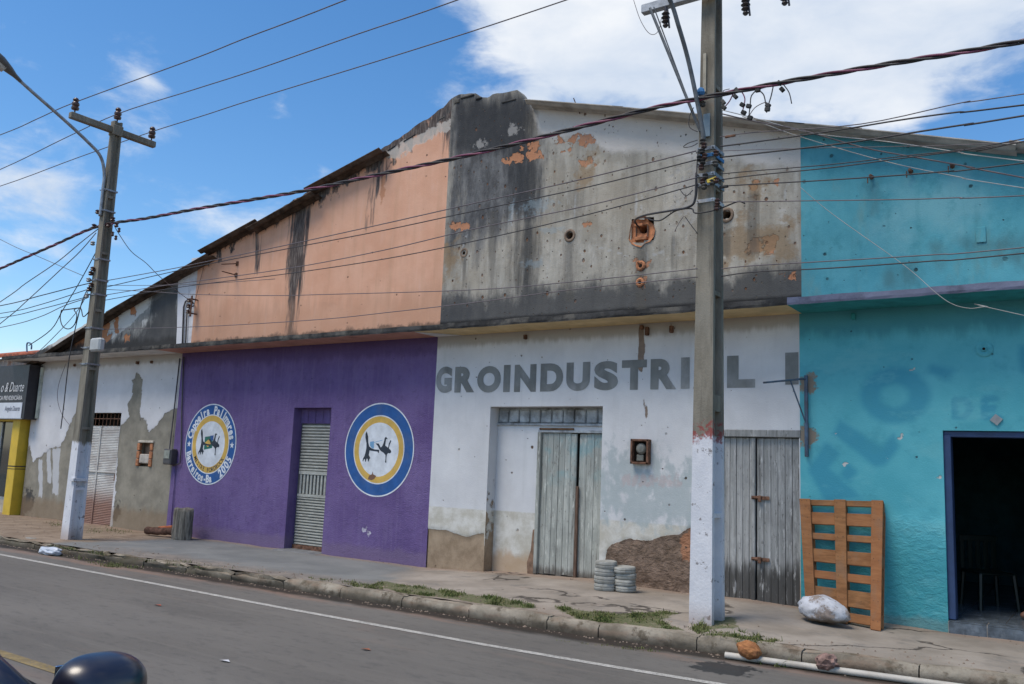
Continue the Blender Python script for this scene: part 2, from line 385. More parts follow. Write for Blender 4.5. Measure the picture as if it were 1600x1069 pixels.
# ---- agroindustrial unit
def m_grey_gable():
    M = Mat('weathered_grey_render'); n = M.noise(1.3, 8, .62, (1.2, 1, .8)); s = M.noise(1, 6, .62, (6, 6, .6), 0, (2, 0, 7))
    col = M.mix(M.step(n, .3, .68), (.31, .29, .245), (.50, .47, .405))
    col = M.mix(M.step(s, .42, .7, 0, .55), col, (.19, .175, .15)); col = M.mix(M.step(M.noise(3.1, 7, .7, (2.5, 2, .7), 0, (9, 3, 3)), .52, .7, 0, .6), col, (.52, .505, .46))
    col = M.mix(M.step(M.noise(7, 6, .7, (1, 1, .7), 0, (1, 8, 2)), .55, .68, 0, .45), col, (.17, .15, .12))
    col = M.mix(M.step(M.noise(.9, 5, .6, (1, 1, 1), 0, (4, 4, 4)), .5, .7, 0, .4), col, (.30, .25, .18))
    h = plasterbump(M, .5, 1.2)
    col, h, m = patch(M, col, h, 'dark', M.mix(M.step(M.noise(3, 7, .7, (1.5, 1, .7)), .35, .7), (.05, .053, .06), (.17, .175, .18)), .8, 2.2, .3, 0, .93, (2.4, 2, .55))
    col, h, m = patch(M, col, h, 'band', (.035, .038, .042), .7, 2.5, .3, 0, .85, (3, 3, .4))
    col, h, m = patch(M, col, h, 'paint', M.mix(M.step(M.noise(1.7, 5, .6), .3, .7), (.60, .56, .505), (.66, .62, .57)), .5, 2.4, .2, -.8, .96, (1, 1, 1.2))
    col, h, m = patch(M, col, h, 'pale', (.42, .41, .39), 1.3, 8, .15, .3, .55)
    col = grime_shade(M, col, 3.72, 4.75, (.07, .072, .075), 1.5, (1.6, 1.6, .8), 1.3, .90)
    col = grime_shade(M, col, 3.72, 3.95, (.02, .02, .021), .4, (2, 2, 1), 1.3, .9)
    orange = M.mix(M.noise(10, 4), (.42, .18, .09), (.55, .27, .15))
    col, h, m = patch(M, col, h, 'brick', orange, 2.0, 9, .06, 1.5, .9)
    col, h, m = patch(M, col, h, 'ochre', (.27, .19, .11), 1.2, 4, .2, .2, .75)
    col, h, m = patch(M, col, h, 'chalk', (.50, .51, .51), .7, 15, .25, 0, .5)
    col, h, m = patch(M, col, h, 'blue', (.27, .36, .41), 1.8, 9, .25, 0, .35)
    col = M.mix(M.math('MULTIPLY', M.step(M.noise(1, 5, .7, (26, 26, 3), 0, (3, 3, 1)), .66, .76), .6), col, (.17, .09, .05))
    col, h, m = patch(M, col, h, 'runs', (.10, .095, .085), .8, 2, .35, 0, .6, (9, 9, .6))
    rust = M.mix(M.noise(30, 2), (.06, .04, .03), (.26, .12, .06))
    col, h = pits(M, col, h, 7.0, .125, rust, .26, 2.5, (1, 1, .75)); col, h = pits(M, col, h, 3.1, .062, rust, .6, 3, (1.1, 1, .7)); col, h = pits(M, col, h, 13, .14, (.10, .09, .07), .25, 1, (1, 1, .8))
    return M.done(col, .93, h, .008)
def m_white_mid():
    M = Mat('stained_white_paint'); n = M.noise(1.2, 7, .6)
    col = M.mix(M.step(n, .3, .7), (.57, .57, .575), (.68, .68, .68)); h = plasterbump(M, .4, .8)
    col = M.mix(M.step(M.noise(1, 6, .65, (8, 8, .8)), .5, .75, 0, .35), col, (.50, .51, .50))
    yel = M.mix(M.step(M.noise(3.5, 7, .7), .35, .65), (.47, .44, .36), (.66, .645, .59))
    col = grime_shade(M, col, .80, .90, yel, .35, (2, 2, 3), 1.5, .92)
    col = grime_shade(M, col, -.1, .62, (.45, .31, .19), 1.1, (2, 2, 1.2), 1.6, .8)
    col, h, m = patch(M, col, h, 'stain', M.mix(M.noise(5, 5, .7), (.25, .33, .33), (.45, .49, .50)), 1.3, 4, .25, 0, .75, (1.5, 1.5, 1))
    col, h, m = patch(M, col, h, 'ghost', (.50, .36, .34), 1.2, 14, .3, 0, .42)
    col = grime_shade(M, col, 3.6, 3.2, (.33, .31, .28), .9, (6, 6, 1), 1.2, .75)
    bare = M.mix(M.step(M.noise(4, 7, .7), .3, .7), (.24, .175, .115), (.38, .29, .20))
    col, h, m = patch(M, col, h, 'bare', bare, .45, 5, .03, 1.8)
    earth = M.mix(M.step(M.noise(7, 7, .7), .3, .7), (.14, .098, .07), (.30, .215, .16))
    col, h, me_ = patch(M, col, h, 'earth', earth, .5, 5, .03, 1.2)
    h = M.math('ADD', h, M.math('MULTIPLY', M.math('MULTIPLY', M.noise(9, 6, .65, (1, 1, 1.6), .6), me_), 9))
    col, h, m = patch(M, col, h, 'brick', (.42, .20, .11), .8, 8, .08, 0, .85)
    col, h, m = patch(M, col, h, 'rust', M.mix(M.noise(14, 4), (.10, .07, .05), (.30, .20, .13)), .9, 7, .1, 1, .9, (1.5, 1.5, .6))
    col, h = pits(M, col, h, 3.4, .05, (.12, .10, .08), .35); col, h = pits(M, col, h, 1.6, .035, (.14, .09, .06), .7)
    return M.done(col, .88, h, .007)
# ---- turquoise unit
def m_turq_upper():
    M = Mat('faded_turquoise_paint'); n = M.noise(1.2, 7, .62)
    col = M.mix(M.step(n, .3, .7), (.070, .300, .375), (.115, .385, .455)); h = plasterbump(M, .4, .8)
    col, h, m = patch(M, col, h, 'pale', (.20, .43, .48), .9, 2, .3, 0, .6)
    col = M.mix(M.step(M.noise(1, 6, .65, (5, 5, .4)), .5, .75, 0, .35), col, (.06, .25, .29))
    col = M.mix(M.step(M.noise(1.7, 7, .7, (2, 2, .5), 0, (7, 1, 2)), .54, .7, 0, .5), col, (.16, .30, .29))
    col = M.mix(M.step(M.noise(3.5, 7, .7, (1, 1, .8), 0, (2, 6, 6)), .5, .66, 0, .5), col, (.05, .24, .29)); col, h, m = patch(M, col, h, 'stain', (.07, .15, .16), .6, 4, .45, 0, .65, (2, 2, .8))
    col, h = pits(M, col, h, 3.2, .075, (.03, .07, .08), .4); col, h = pits(M, col, h, 6.5, .06, (.05, .14, .16), .25)
    return M.done(col, .85, h, .006)
def m_turq_lower():
    M = Mat('turquoise_wall_paint'); n = M.noise(1.1, 6, .6)
    col = M.mix(M.step(n, .3, .7), (.070, .385, .450), (.115, .475, .535)); h = plasterbump(M, .4, .6)
    col = grime_shade(M, col, .2, 1.55, (.035, .29, .335), .7, (1.5, 1.5, 2), 1.2, .8)
    col, h, m = patch(M, col, h, 'letter', (.03, .275, .395), .25, 5, .36, 0, .72)
    col = M.mix(M.step(M.noise(2.8, 7, .7, (1, 1, 1.2), 0, (2, 6, 6)), .5, .66, 0, .45), col, (.05, .31, .38)); col = M.mix(M.step(M.noise(1.2, 6, .7, (1, 1, 2), 0, (5, 2, 6)), .52, .68, 0, .4), col, (.17, .50, .53))
    w = M.math('MULTIPLY', M.step(M.xyz(2), 1.0, 1.25, 1, 0), M.noise(10, 6, .65, (1, 1, 1.7), .4)); h = M.math('ADD', h, M.math('MULTIPLY', w, 3.0))
    col, h, m = patch(M, col, h, 'mortar', (.25, .21, .16), .7, 9, .08, .6)
    col, h, m = patch(M, col, h, 'chip', (.62, .60, .56), 1.0, 20, .12, 1)
    col = grime_shade(M, col, -.1, .2, (.16, .22, .2), .9, (4, 4, 3), 1, .5)
    col = grime_shade(M, col, 3.6, 2.9, (.03, .20, .25), .9, (4, 4, .8), 1, .65)  # darker teal at the top stands for the shade cast by the ledge
    col, h = pits(M, col, h, 2.6, .045, (.03, .10, .13), .5)
    return M.done(col, .7, h, .007)
# ------------------------------------------------------------------ shared materials
m_conc = simple('old_concrete', (.24, .23, .205), .9, .3, 3, (1, 1, 1), .006, 0, (.12, .11, .095))
m_black = simple('black_weathering', (.045, .045, .045), .95, .5, 4, (1, 1, 1), .01, 0, (.16, .15, .13, .7))
def m_ledge(name, c, k=.8):
    M = Mat(name); n = M.noise(2.5, 6, .65); col = M.mix(M.step(n, .3, .7), c3(c, .8), c3(c, 1.08))
    col = M.mix(M.math('MULTIPLY', M.step(M.noise(2, 7, .7, (1, 1, 1), 0, (3, 3, 3)), .5, .7), k), col, c3(c, .35))
    return M.done(col, .9, plasterbump(M), .006)
m_lilac = m_ledge('lilac_ledge_paint', (.17, .19, .27), .7)
m_under = {'w': m_ledge('white_ledge_underside', (.66, .65, .62), .3), 'p': m_ledge('pink_ledge_underside', (.52, .27, .20), .5),
           'y': m_ledge('yellow_ledge_underside', (.66, .50, .27), .2), 't': m_ledge('teal_ledge_underside', (.045, .30, .31), .5)}
m_roof_old = simple('blackened_roof_sheet', (.085, .060, .045), .95, .5, 4, (1, 1, 1), .006, 0, (.20, .17, .15, .5))
m_roof_new = simple('grey_fibre_cement', (.42, .39, .345), .9, .2, 4, (1, 1, 1), .004, 0, (.22, .19, .16, .6))
m_steel = simple('dull_galvanised_steel', (.30, .32, .34), .55, .25, 12, (1, 1, 1), .001, .6)
m_rust = simple('rusty_steel', (.16, .085, .055), .85, .5, 20, (1, 1, 1), .002, 0, (.07, .04, .03))
m_dark = simple('dark_cavity', (.02, .015, .012), 1, .3)
m_cable = simple('black_cable_rubber', (.035, .032, .034), .6, .2); m_cable_pink = simple('magenta_cable_rubber', (.20, .055, .105), .55, .25)
m_cable_grey = simple('grey_cable', (.12, .10, .105), .6, .2); m_cable_white = simple('pale_cable', (.38, .38, .36), .6, .15)
m_brick = simple('orange_clay_brick', (.46, .20, .10), .95, .3, 14, (1, 1, 1), .006, 0, (.25, .12, .07))
m_clay = simple('clay_pipe', (.21, .155, .115), .9, .3, 14)
m_textgrey = simple('grey_sign_paint', (.205, .21, .20), .9, .22, 2.2, (1, 1, .6), .003, 0, (.36, .365, .36, .75))
def m_planks(name, a, b, dark, zd, blue=None):
    M = Mat(name); n = M.noise(1, 6, .65, (30, 30, 1.3)); n2 = M.noise(1.7, 6, .65)
    col = M.mix(M.step(n, .3, .7), a, b); col = M.mix(M.step(n2, .45, .7, 0, .5), col, c3(a, .7))
    oi = M.N.new('ShaderNodeObjectInfo').outputs['Random']; col = M.mix(M.math('MULTIPLY', oi, .45), col, c3(a, .65)); col = M.mix(M.step(M.noise(2.2, 6, .7, (3, 3, .7), 0, (1, 1, 6)), .5, .7, 0, .55), col, c3(b, 1.25))
    col = M.mix(M.math('MULTIPLY', M.step(M.noise(1, 6, .7, (9, 9, .5), 0, (4, 2, 0)), .55, .7), .8), col, dark)
    if blue: col = M.mix(M.math('MULTIPLY', M.step(M.noise(3, 5, .6), .52, .7), M.step(M.xyz(2), 1.1, 1.6, 0, .6)), col, blue)
    z = M.step(M.xyz(2), zd[0], zd[1], 1, 0)
    m = M.step(M.math('ADD', z, M.math('MULTIPLY', M.math('SUBTRACT', M.noise(1, 6, .7, (16, 16, 1)), .5), 1.0)), .35, .8)
    col = M.mix(M.math('MULTIPLY', m, .85), col, dark)
    col = M.mix(M.step(M.noise(4, 6, .7, (5, 5, .8), 0, (8, 8, 1)), .56, .68, 0, .7), col, c3(b, 1.35)); col = M.mix(M.math('MULTIPLY', M.step(M.noise(40, 4, .7, (1, 1, .3)), .58, .68), .6), col, dark)
    return M.done(col, .9, M.math('ADD', n, M.math('MULTIPLY', M.noise(3, 4, .6, (60, 60, 2)), .5)), .004)
m_plank_pale = m_planks('flaking_pale_green_boards', (.34, .355, .32), (.53, .54, .485), (.11, .095, .08), (-.1, .28), (.22, .40, .42))
m_plank_grey = m_planks('weathered_grey_boards', (.26, .265, .255), (.46, .46, .445), (.045, .042, .038), (.1, .85))

# ------------------------------------------------------------------ the row of warehouse units under one gable
XA, XB, XC, XD, XE = -21.75, -15.88, -9.0, -3.13, 4.2
_roof = [(-23.0, 3.55), (-21.8, 3.86), (-15.44, 5.66), (-13.97, 6.13), (-12.43, 6.56), (-10.64, 7.06), (-9.35, 7.50), (-9.1, 7.62), (-8.95, 7.72), (-8.80, 7.75), (-8.45, 7.70), (-8.38, 7.60), (-8.2, 7.56), (-8.12, 7.60), (-7.6, 7.56), (-7.46, 7.33), (-3.1, 6.03), (4.2, 3.9)]
def ztop(x): return float(np.interp(x, [a for a, b in _roof], [b for a, b in _roof]))
def hole(px0, px1, pyt, zb=None, rv=.2, Y=0):
    a = W(px0, pyt).x; b = W(px1, pyt).x; return (a, b, zbase((a+b)/2)-.02 if zb is None else zb, W((px0+px1)/2, pyt).z, rv)
U1 = empty('warehouse_unit', (-18.8, 0, -.13), 'leftmost low warehouse section with flaking white lower wall and rusty metal door', 'building', 'painted sections of one gabled warehouse')
U2 = empty('warehouse_unit', (-12.4, 0, -.11), 'peach and purple warehouse section with two round painted emblems', 'building', 'painted sections of one gabled warehouse')
U3 = empty('warehouse_unit', (-6.1, 0, 0), 'stained grey and white warehouse section with large painted letters and two board doors', 'building', 'painted sections of one gabled warehouse')
U4 = empty('warehouse_unit', (.5, 0, -.07), 'turquoise warehouse section with an open dark doorway and lilac ledge', 'building', 'painted sections of one gabled warehouse')
# openings
D1 = hole(138, 190, 645, None, .12); D2 = hole(460, 518, 637, None, .26); D3 = hole(766.5, 942, 635, -.06, .24); D4 = hole(1128, 1248.5, 672, -.06, .14); D5 = (W(1473, 680).x, -.02, .03, W(1500, 673).z, .2)
N1 = (W(216, 710).x, W(236, 710).x, W(226, 729).z, W(226, 692).z, .14)
earth_px = [(945, 868), (955, 850), (985, 842), (1010, 845), (1040, 838), (1062, 835), (1080, 822), (1110, 818), (1110, 945), (1060, 940), (985, 925), (946, 905)]
zlow = -.4
F1l = {'bare': polys([[(44, 690), (52, 722), (70, 708), (80, 700), (95, 698), (104, 676), (118, 645), (137, 640), (140, 700), (138, 850), (20, 850)],
                      [(186, 664), (192, 661), (202, 651), (199, 631), (208, 617), (206, 594), (215, 581), (223, 594), (221, 617), (218, 653), (228, 657), (232, 676), (245, 665), (259, 645), (278, 637), (290, 850), (175, 850), (184, 700)]], .07),
       'drip': polys([[(60, 718), (66, 718), (66, 778), (60, 775)], [(73, 702), (79, 700), (80, 756), (74, 754)], [(82, 702), (94, 700), (90, 775), (82, 770)]], .05),
       'soot': blobs([(42, 785, .3, .28), (30, 800, .3, .2), (182, 800, .12, .2)])}
F1u = {'pale': polys([[(150, 500), (205, 470), (280, 415), (300, 440), (240, 470), (190, 520), (150, 545)], [(60, 548), (110, 515), (140, 500), (135, 530), (90, 545)], [(222, 500), (229, 500), (228, 525), (223, 525)]], .12),
       'dark': polys([[(235, 455), (270, 430), (285, 430), (285, 560), (120, 560), (150, 535), (215, 520), (235, 500)]], .35),
       'brick': polys([[(160, 500), (168, 494), (172, 510), (165, 535), (158, 530)], [(178, 498), (184, 494), (186, 520), (180, 525)], [(105, 540), (120, 528), (148, 525), (150, 545), (100, 548)], [(194, 524), (202, 522), (202, 532), (195, 533)], [(202, 478), (210, 478), (212, 492), (204, 492)], [(155, 525), (175, 522), (172, 532), (158, 533)]], .06),
       'strip': polys([[(279, 425), (305, 400), (303, 570), (274, 570)]], .03)}
F2l = {'chip': blobs([(569, 828, .07, .035), (576, 833, .035, .05)])}
F2u = {'soot': polys([[(455, 310), (486, 300), (478, 400), (466, 470), (458, 540), (445, 540), (450, 440)], [(585, 235), (600, 232), (598, 275), (588, 300)], [(398, 350), (404, 350), (403, 420), (399, 420)], [(576, 320), (579, 300), (580, 350), (577, 350)], [(690, 180), (712, 165), (709, 230), (703, 240)]], .16),
       'rim': lambda X, Z: np.clip(1.22-(np.array([ztop(x) for x in X.ravel()]).reshape(X.shape)-Z)/.42, 0, 1)*np.clip((X+12.9)/1.2+.62, .60, 1),
       'pale': polys([[(600, 238), (620, 228), (690, 192), (712, 185), (700, 205), (660, 222), (615, 250)]], .1),
       'brick': blobs([(598, 290, .05, .3), (648, 560, .2, .1), (388, 505, .04, .03)])}
F3u = {'dark': polys([[(700, 150), (832, 150), (835, 215), (842, 260), (836, 330), (800, 350), (760, 380), (700, 400)], [(690, 470), (720, 478), (760, 492), (690, 520)]], .6),
       'band': polys([[(708, 150), (840, 150), (835, 230), (845, 300), (840, 350), (806, 350), (800, 290), (790, 240), (708, 235)], [(806, 350), (838, 350), (832, 470), (812, 480)]], .3),
       'paint': polys([[(832, 158), (1260, 190), (1262, 262), (1200, 258), (1140, 250), (1080, 250), (1010, 235), (960, 240), (900, 212), (870, 218), (843, 212), (838, 190)]], .18),
       'pale': blobs([(801, 203, .14, .09), (751, 225, .11, .07), (1090, 300, .3, .4)]),
       'brick': polys([[(868, 212), (878, 212), (878, 222), (868, 220)], [(888, 208), (900, 212), (898, 222), (890, 226)], [(902, 212), (928, 210), (930, 222), (916, 224), (914, 232), (906, 228)], [(880, 236), (890, 226), (890, 240)], [(902, 248), (928, 246), (930, 256), (908, 260)],
                       [(820, 228), (842, 222), (846, 248), (824, 250)], [(784, 250), (815, 232), (818, 252), (790, 256)], [(1170, 290), (1178, 278), (1186, 290), (1180, 312)], [(700, 352), (730, 346), (734, 356), (712, 360)], [(905, 350), (925, 348), (920, 358)], [(1165, 378), (1215, 366), (1212, 392), (1170, 395)], [(993, 405), (1016, 408), (1014, 424), (994, 422)], [(994, 432), (1006, 432), (1004, 452), (995, 450)], [(1222, 430), (1240, 424), (1238, 436)], [(1205, 285), (1215, 282), (1213, 292)]], .05),
       'runs': polys([[(884, 378), (896, 378), (898, 470), (882, 470)], [(994, 385), (1010, 385), (1008, 500), (992, 500)], [(1128, 345), (1142, 345), (1140, 400), (1124, 400)], [(765, 330), (775, 330), (772, 460), (764, 460)], [(722, 402), (730, 402), (729, 450), (722, 450)], [(1165, 300), (1185, 300), (1184, 400), (1166, 400)], [(1050, 370), (1058, 368), (1058, 420), (1050, 420)]], .06),
       'ochre': polys([[(692, 385), (712, 380), (708, 430), (690, 450)], [(1165, 270), (1195, 270), (1190, 330), (1168, 330)], [(905, 240), (930, 240), (920, 290), (908, 290)], [(1100, 360), (1240, 350), (1240, 400), (1100, 410)]], .25),
       'chalk': strokes([[(1214, 329), (1228, 328), (1215, 347), (1230, 349)], [(1233, 284), (1226, 300), (1228, 312)], [(898, 305), (899, 340)], [(800, 318), (800, 352)], [(994, 300), (994, 335)], [(1004, 302), (1003, 330)], [(1018, 380), (1020, 400), (1036, 392), (1040, 405)], [(1050, 372), (1056, 400), (1072, 396)], [(730, 365), (722, 388)], [(784, 385), (784, 405)], [(930, 385), (980, 400)], [(1008, 345), (1010, 372)], [(1010, 395), (1008, 412)]], .012, .03),
       'blue': blobs([(840, 322, .25, .1), (860, 360, .2, .04), (835, 412, .2, .05), (799, 330, .04, .2)])}
F3l = {'bare': polys([[(650, 828), (672, 826), (700, 830), (728, 840), (740, 836), (756, 832), (757, 905), (640, 905)]], .035),
       'earth': polys([earth_px], .05), 'brick': polys([[(1062, 840), (1080, 825), (1082, 880), (1066, 876)]], .06),
       'stain': blobs([(985, 745, .5, .35), (1045, 770, .5, .35), (1060, 790, .4, .3), (955, 770, .2, .35), (1000, 790, .6, .22)]),
       'ghost': strokes([[(975, 757), (975, 745), (983, 745), (983, 757)], [(990, 757), (994, 745), (999, 757)], [(1004, 757), (1004, 745), (1010, 748), (1005, 752), (1012, 757)], [(1018, 757), (1018, 745), (1025, 750), (1018, 752)], [(1031, 757), (1035, 745), (1039, 757)], [(1045, 745), (1045, 757), (1052, 757)], [(1057, 745), (1057, 757), (1064, 757)]], .03, .03),
       'rust': polys([[(998, 508), (1007, 508), (1007, 570), (1003, 582), (996, 578), (998, 545)], [(1005, 625), (1008, 622), (1014, 655), (1010, 664)]], .02)}
def _in_recess(X, Z): return ((X > D3[0]) & (X < D3[1]) & (Z < D3[3]))
F4u = {'pale': polys([[(1370, 310), (1500, 285), (1540, 330), (1480, 360), (1360, 370)]], .4),
       'stain': polys([[(1380, 430), (1395, 420), (1400, 448), (1380, 450)], [(1408, 420), (1428, 405), (1430, 446), (1405, 450)], [(1555, 395), (1600, 392), (1600, 412), (1560, 410)], [(1455, 385), (1470, 385), (1468, 415)], [(1355, 285), (1370, 285), (1365, 330)], [(1500, 375), (1600, 370), (1600, 395), (1520, 395)]], .15)}
F4l = {'letter': lambda X, Z: np.maximum.reduce([
            polys([[(1290, 690), (1312, 708), (1296, 732), (1348, 778), (1290, 785), (1262, 735)], [(1312, 745), (1322, 722), (1340, 735), (1330, 755)],
                   [(1312, 655), (1378, 700), (1396, 678), (1405, 698), (1384, 728), (1368, 730), (1300, 678)]], .06)(X, Z),
            (lambda c, a, b: np.clip(.5+(.115-np.abs(np.hypot((X-c.x)*1.0, (Z-c.z)*1.15)-.27))/.16, 0, 1))(W(1398, 618), 1, 1),
            polys([[(1455, 568), (1492, 578), (1480, 596), (1450, 582)], [(1592, 540), (1615, 540), (1615, 590), (1594, 580)]], .07)(X, Z),
            strokes([[(1492, 624), (1492, 652), (1508, 652), (1517, 638), (1508, 625), (1492, 624)], [(1556, 623), (1538, 623), (1538, 652), (1562, 653)], [(1538, 638), (1554, 638)]], .034, .024)(X, Z)]),
       'mortar': blobs([(1262, 600, .11, .13), (1262, 683, .11, .14)]),
       'chip': blobs([(1407, 683, .025, .04), (1320, 727, .03, .03), (1306, 680, .02, .02), (1467, 745, .03, .02), (1385, 718, .015, .015), (1584, 644, .015, .015), (1427, 577, .02, .015)])}
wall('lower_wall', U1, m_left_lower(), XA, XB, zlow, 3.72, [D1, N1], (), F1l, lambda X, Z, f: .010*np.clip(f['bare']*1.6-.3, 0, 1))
wall('upper_wall', U1, m_left_upper(), XA-.1, XB, 3.66, ztop, (), (), F1u, lambda X, Z, f: .008*f['brick'], rough_top=.03, Y=.002)
mp_ = m_purple()
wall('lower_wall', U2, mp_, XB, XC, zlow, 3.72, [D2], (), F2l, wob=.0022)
wall('upper_wall', U2, m_peach(), XB+.25, XC+.03, 3.66, ztop, (), (), F2u, st=.06, rough_top=.05, Y=.002)
mb = MB(); mb.box(XB, XB+.25, .004, .2, 3.66, 5.62); mb.build('pilaster', simple('white_flaked_pilaster', (.62, .63, .66), .9, .12, 5, (1, 1, 1), .004, 0, (.35, .33, .3, .5)), U2)
vents3 = [(W(725, 395), .055), (W(890, 368), .07), (W(1135, 336), .075)]
brk = W(1002, 360)
wall('upper_wall', U3, m_grey_gable(), XC+.03, XD+.03, 3.66, ztop, [(brk.x-.09, brk.x+.09, brk.z-.10, brk.z+.08)], [(v.x, v.z, r-.012) for v, r in vents3] + [(brk.x, brk.z, .17)], F3u, lambda X, Z, f: .008*f['brick']-.003*f['paint'], rough_top=.03, Y=.002)
mw = m_white_mid()
bd = lambda X, Z, f: .02*np.clip(f['bare']*1.5-.3, 0, 1) + .035*np.clip(f['earth']*1.5-.3, 0, 1) - .03*f['earth']*vn(X, Z, 7) - .02*f['earth']*vn(X, Z, 17)
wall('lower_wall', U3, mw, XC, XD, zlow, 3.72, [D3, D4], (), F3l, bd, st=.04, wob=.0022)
wall('upper_wall', U4, m_turq_upper(), XD+.03, XE, 3.66, ztop, (), (), F4u, rough_top=.03, Y=.002)
mtl = m_turq_lower()
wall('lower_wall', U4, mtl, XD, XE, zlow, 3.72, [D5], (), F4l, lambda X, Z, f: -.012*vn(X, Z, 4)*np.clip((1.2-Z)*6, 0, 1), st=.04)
# rear shells, so that the units have depth and stay closed
for U, a, b, m in ((U1, XA, XB, m_conc), (U2, XB, XC, m_conc), (U3, XC, XD, m_conc), (U4, XD, XE, m_conc)):
    mb = MB(); mb.box(a, b, 13.8, 14, -.4, 3.6)
    if U is U1: mb.box(a, a+.15, .2, 13.8, -.4, 3.72)
    if U is U4: mb.box(b-.15, b, .2, 13.8, -.4, 3.8)
    mb.box(a+.02, b-.02, .5 if U is not U4 else 5, 13.7, 3.05, 3.12)
    mb.build('rear_shell', m, U)
# projecting ledge of each unit: slab, weathered nose, painted underside
LD = -.60
def ledge(U, a, b, front, under):
    n = max(2, int((b-a)/.12)); vs = []; fs = []; mi = []
    for i in range(n+1):
        x = a+(b-a)*i/n; j = (vn(np.array([x]), np.array([1.]), 5)[0]-.5)*.022; k = (vn(np.array([x]), np.array([7.]), 9)[0]-.5)*.018
        vs += [(x, .05, 3.585), (x, LD, 3.585+j*.6), (x, LD-.006+k, 3.615), (x, LD+k*.5, 3.675+j), (x, .05, 3.725)]
    for i in range(n):
        for j in range(5):
            q = (i*5+j, i*5+(j+1) % 5, (i+1)*5+(j+1) % 5, (i+1)*5+j); fs.append(q); mi.append(1 if j == 0 else 0)
    fs += [(0, 1, 2, 3, 4), tuple(n*5+j for j in range(5))[::-1]]; mi += [0, 0]
    mb = MB(); mb.v = vs; mb.f = fs; mb.m = mi
    return mb.build('ledge', [front, under], U)
ledge(U1, -22.3, XB-.05, m_black, m_under['w']); ledge(U2, XB-.05, XC+.0, m_black, m_under['p']); ledge(U3, XC+.0, XD+.03, m_black, m_under['y']); ledge(U4, XD+.03, XE, m_lilac, m_under['t'])
mb = MB(); mb.add([(XC, -.002, 3.581), (XC+.55, -.002, 3.581), (XC+.02, LD+.01, 3.576), (XC, LD+.01, 3.576)], [(0, 1, 2, 3)]); mb.build('white_paint_patch', m_under['w'], U3)
# timber stubs and anchor blocks left under the ledge
for U, px, py, w, hh in ((U3, 822, 527, .05, .07), (U3, 1012, 518, .05, .12), (U3, 1050, 515, .05, .1), (U3, 1004, 512, .05, .05), (U1, 118, 571, .05, .06), (U1, 216, 567, .07, .07), (U1, 238, 566, .05, .06), (U4, 1334, 495, .05, .08)):
    p = W(px, py); mb = MB(); mb.box(p.x-w/2, p.x+w/2, -.05, .02, p.z-hh/2, p.z+hh/2, bev=.01); mb.build('anchor_stub', m_rust if U is not U4 else m_under['t'], U)
# roof sheets along the verge (corrugations run down the slope)
def roof_sheet(U, x0, z0, x1, z1, mat, y0=-.28, y1=1.3, amp=.022, th=.012, name='roof_sheet'):
    n = int((y1-y0)/.022); vs = []; fs = []; nrm = Vector((-(z1-z0), 0, x1-x0)).normalized()
    for i in range(n+1):
        y = y0+(y1-y0)*i/n; w = amp*math.cos(2*math.pi*(y-y0)/.177)+amp
        for (x, z) in ((x0, z0), (x1, z1)):
            for t in (0, th): p = Vector((x, y, z)) + nrm*(w+t); vs.append(p)
    for i in range(n):
        a = i*4; b = a+4
        fs += [(a, b, b+2, a+2), (a+1, a+3, b+3, b+1), (a, a+1, b+1, b), (a+2, b+2, b+3, a+3)]
    fs += [(0, 2, 3, 1), (n*4, n*4+1, n*4+3, n*4+2)]
    mb = MB(); mb.add(vs, fs); return shade_auto(mb.build(name, mat, U), 50)
def sheet_px(U, p0, p1, mat, lift=0.0, Y=-.28):
    a, b = W(*p0, Y), W(*p1, Y); return roof_sheet(U, a.x, a.z+lift, b.x, b.z+lift, mat, Y)
sheet_px(U1, (40, 573), (172, 488), m_roof_old); sheet_px(U1, (165, 491), (322, 400), m_roof_old)
sheet_px(U2, (308, 399), (398, 350), m_roof_old, .05); sheet_px(U2, (384, 360), (486, 303), m_roof_old); sheet_px(U2, (474, 302), (592, 239), m_roof_old, .05)
sheet_px(U3, (818, 160), (972, 172), m_roof_new); sheet_px(U3, (955, 170), (1255, 198), m_roof_new, -.01)
sheet_px(U4, (1225, 196), (1345, 206), m_roof_new, -.005); sheet_px(U4, (1325, 203), (1585, 230), m_roof_new, -.02)
e = W(1575, 229, -.28); roof_sheet(U4, e.x, e.z+.02, e.x+2.6, e.z+.02-2.6*.30, m_roof_new); roof_sheet(U4, e.x+2.5, e.z-.74, 4.6, e.z-.74-(4.6-e.x-2.5)*.30, m_roof_new)
def roof_rest(U, x0, x1, off, mat):
    mb = MB(); mb.add([(x0, 1.25, ztop(x0)+off), (x1, 1.25, ztop(x1)+off), (x1, 14.2, ztop(x1)+off), (x0, 14.2, ztop(x0)+off),
                       (x0, 1.25, ztop(x0)+off-.03), (x1, 1.25, ztop(x1)+off-.03), (x1, 14.2, ztop(x1)+off-.03), (x0, 14.2, ztop(x0)+off-.03)],
                      [(0, 1, 2, 3), (7, 6, 5, 4), (0, 4, 5, 1), (1, 5, 6, 2), (2, 6, 7, 3), (3, 7, 4, 0)]); mb.build('rear_roof', mat, U)
roof_rest(U1, XA-.3, XB, -.05, m_roof_old); roof_rest(U2, XB, -10.6, -.05, m_roof_old)
for U, x0, x1 in ((U2, -10.6, XC), (U3, XC, -7.4)):
    mb = MB(); z0, z1 = (6.98, 7.42) if U is U2 else (7.42, 7.2); mb.add([(x0, .2, z0), (x1, .2, z1), (x1, 14.2, z1), (x0, 14.2, z0)], [(0, 1, 2, 3)]); mb.build('rear_roof', m_roof_old, U)
roof_rest(U3, -7.4, XD, -.06, m_roof_new); roof_rest(U4, XD, XE, -.06, m_roof_new)
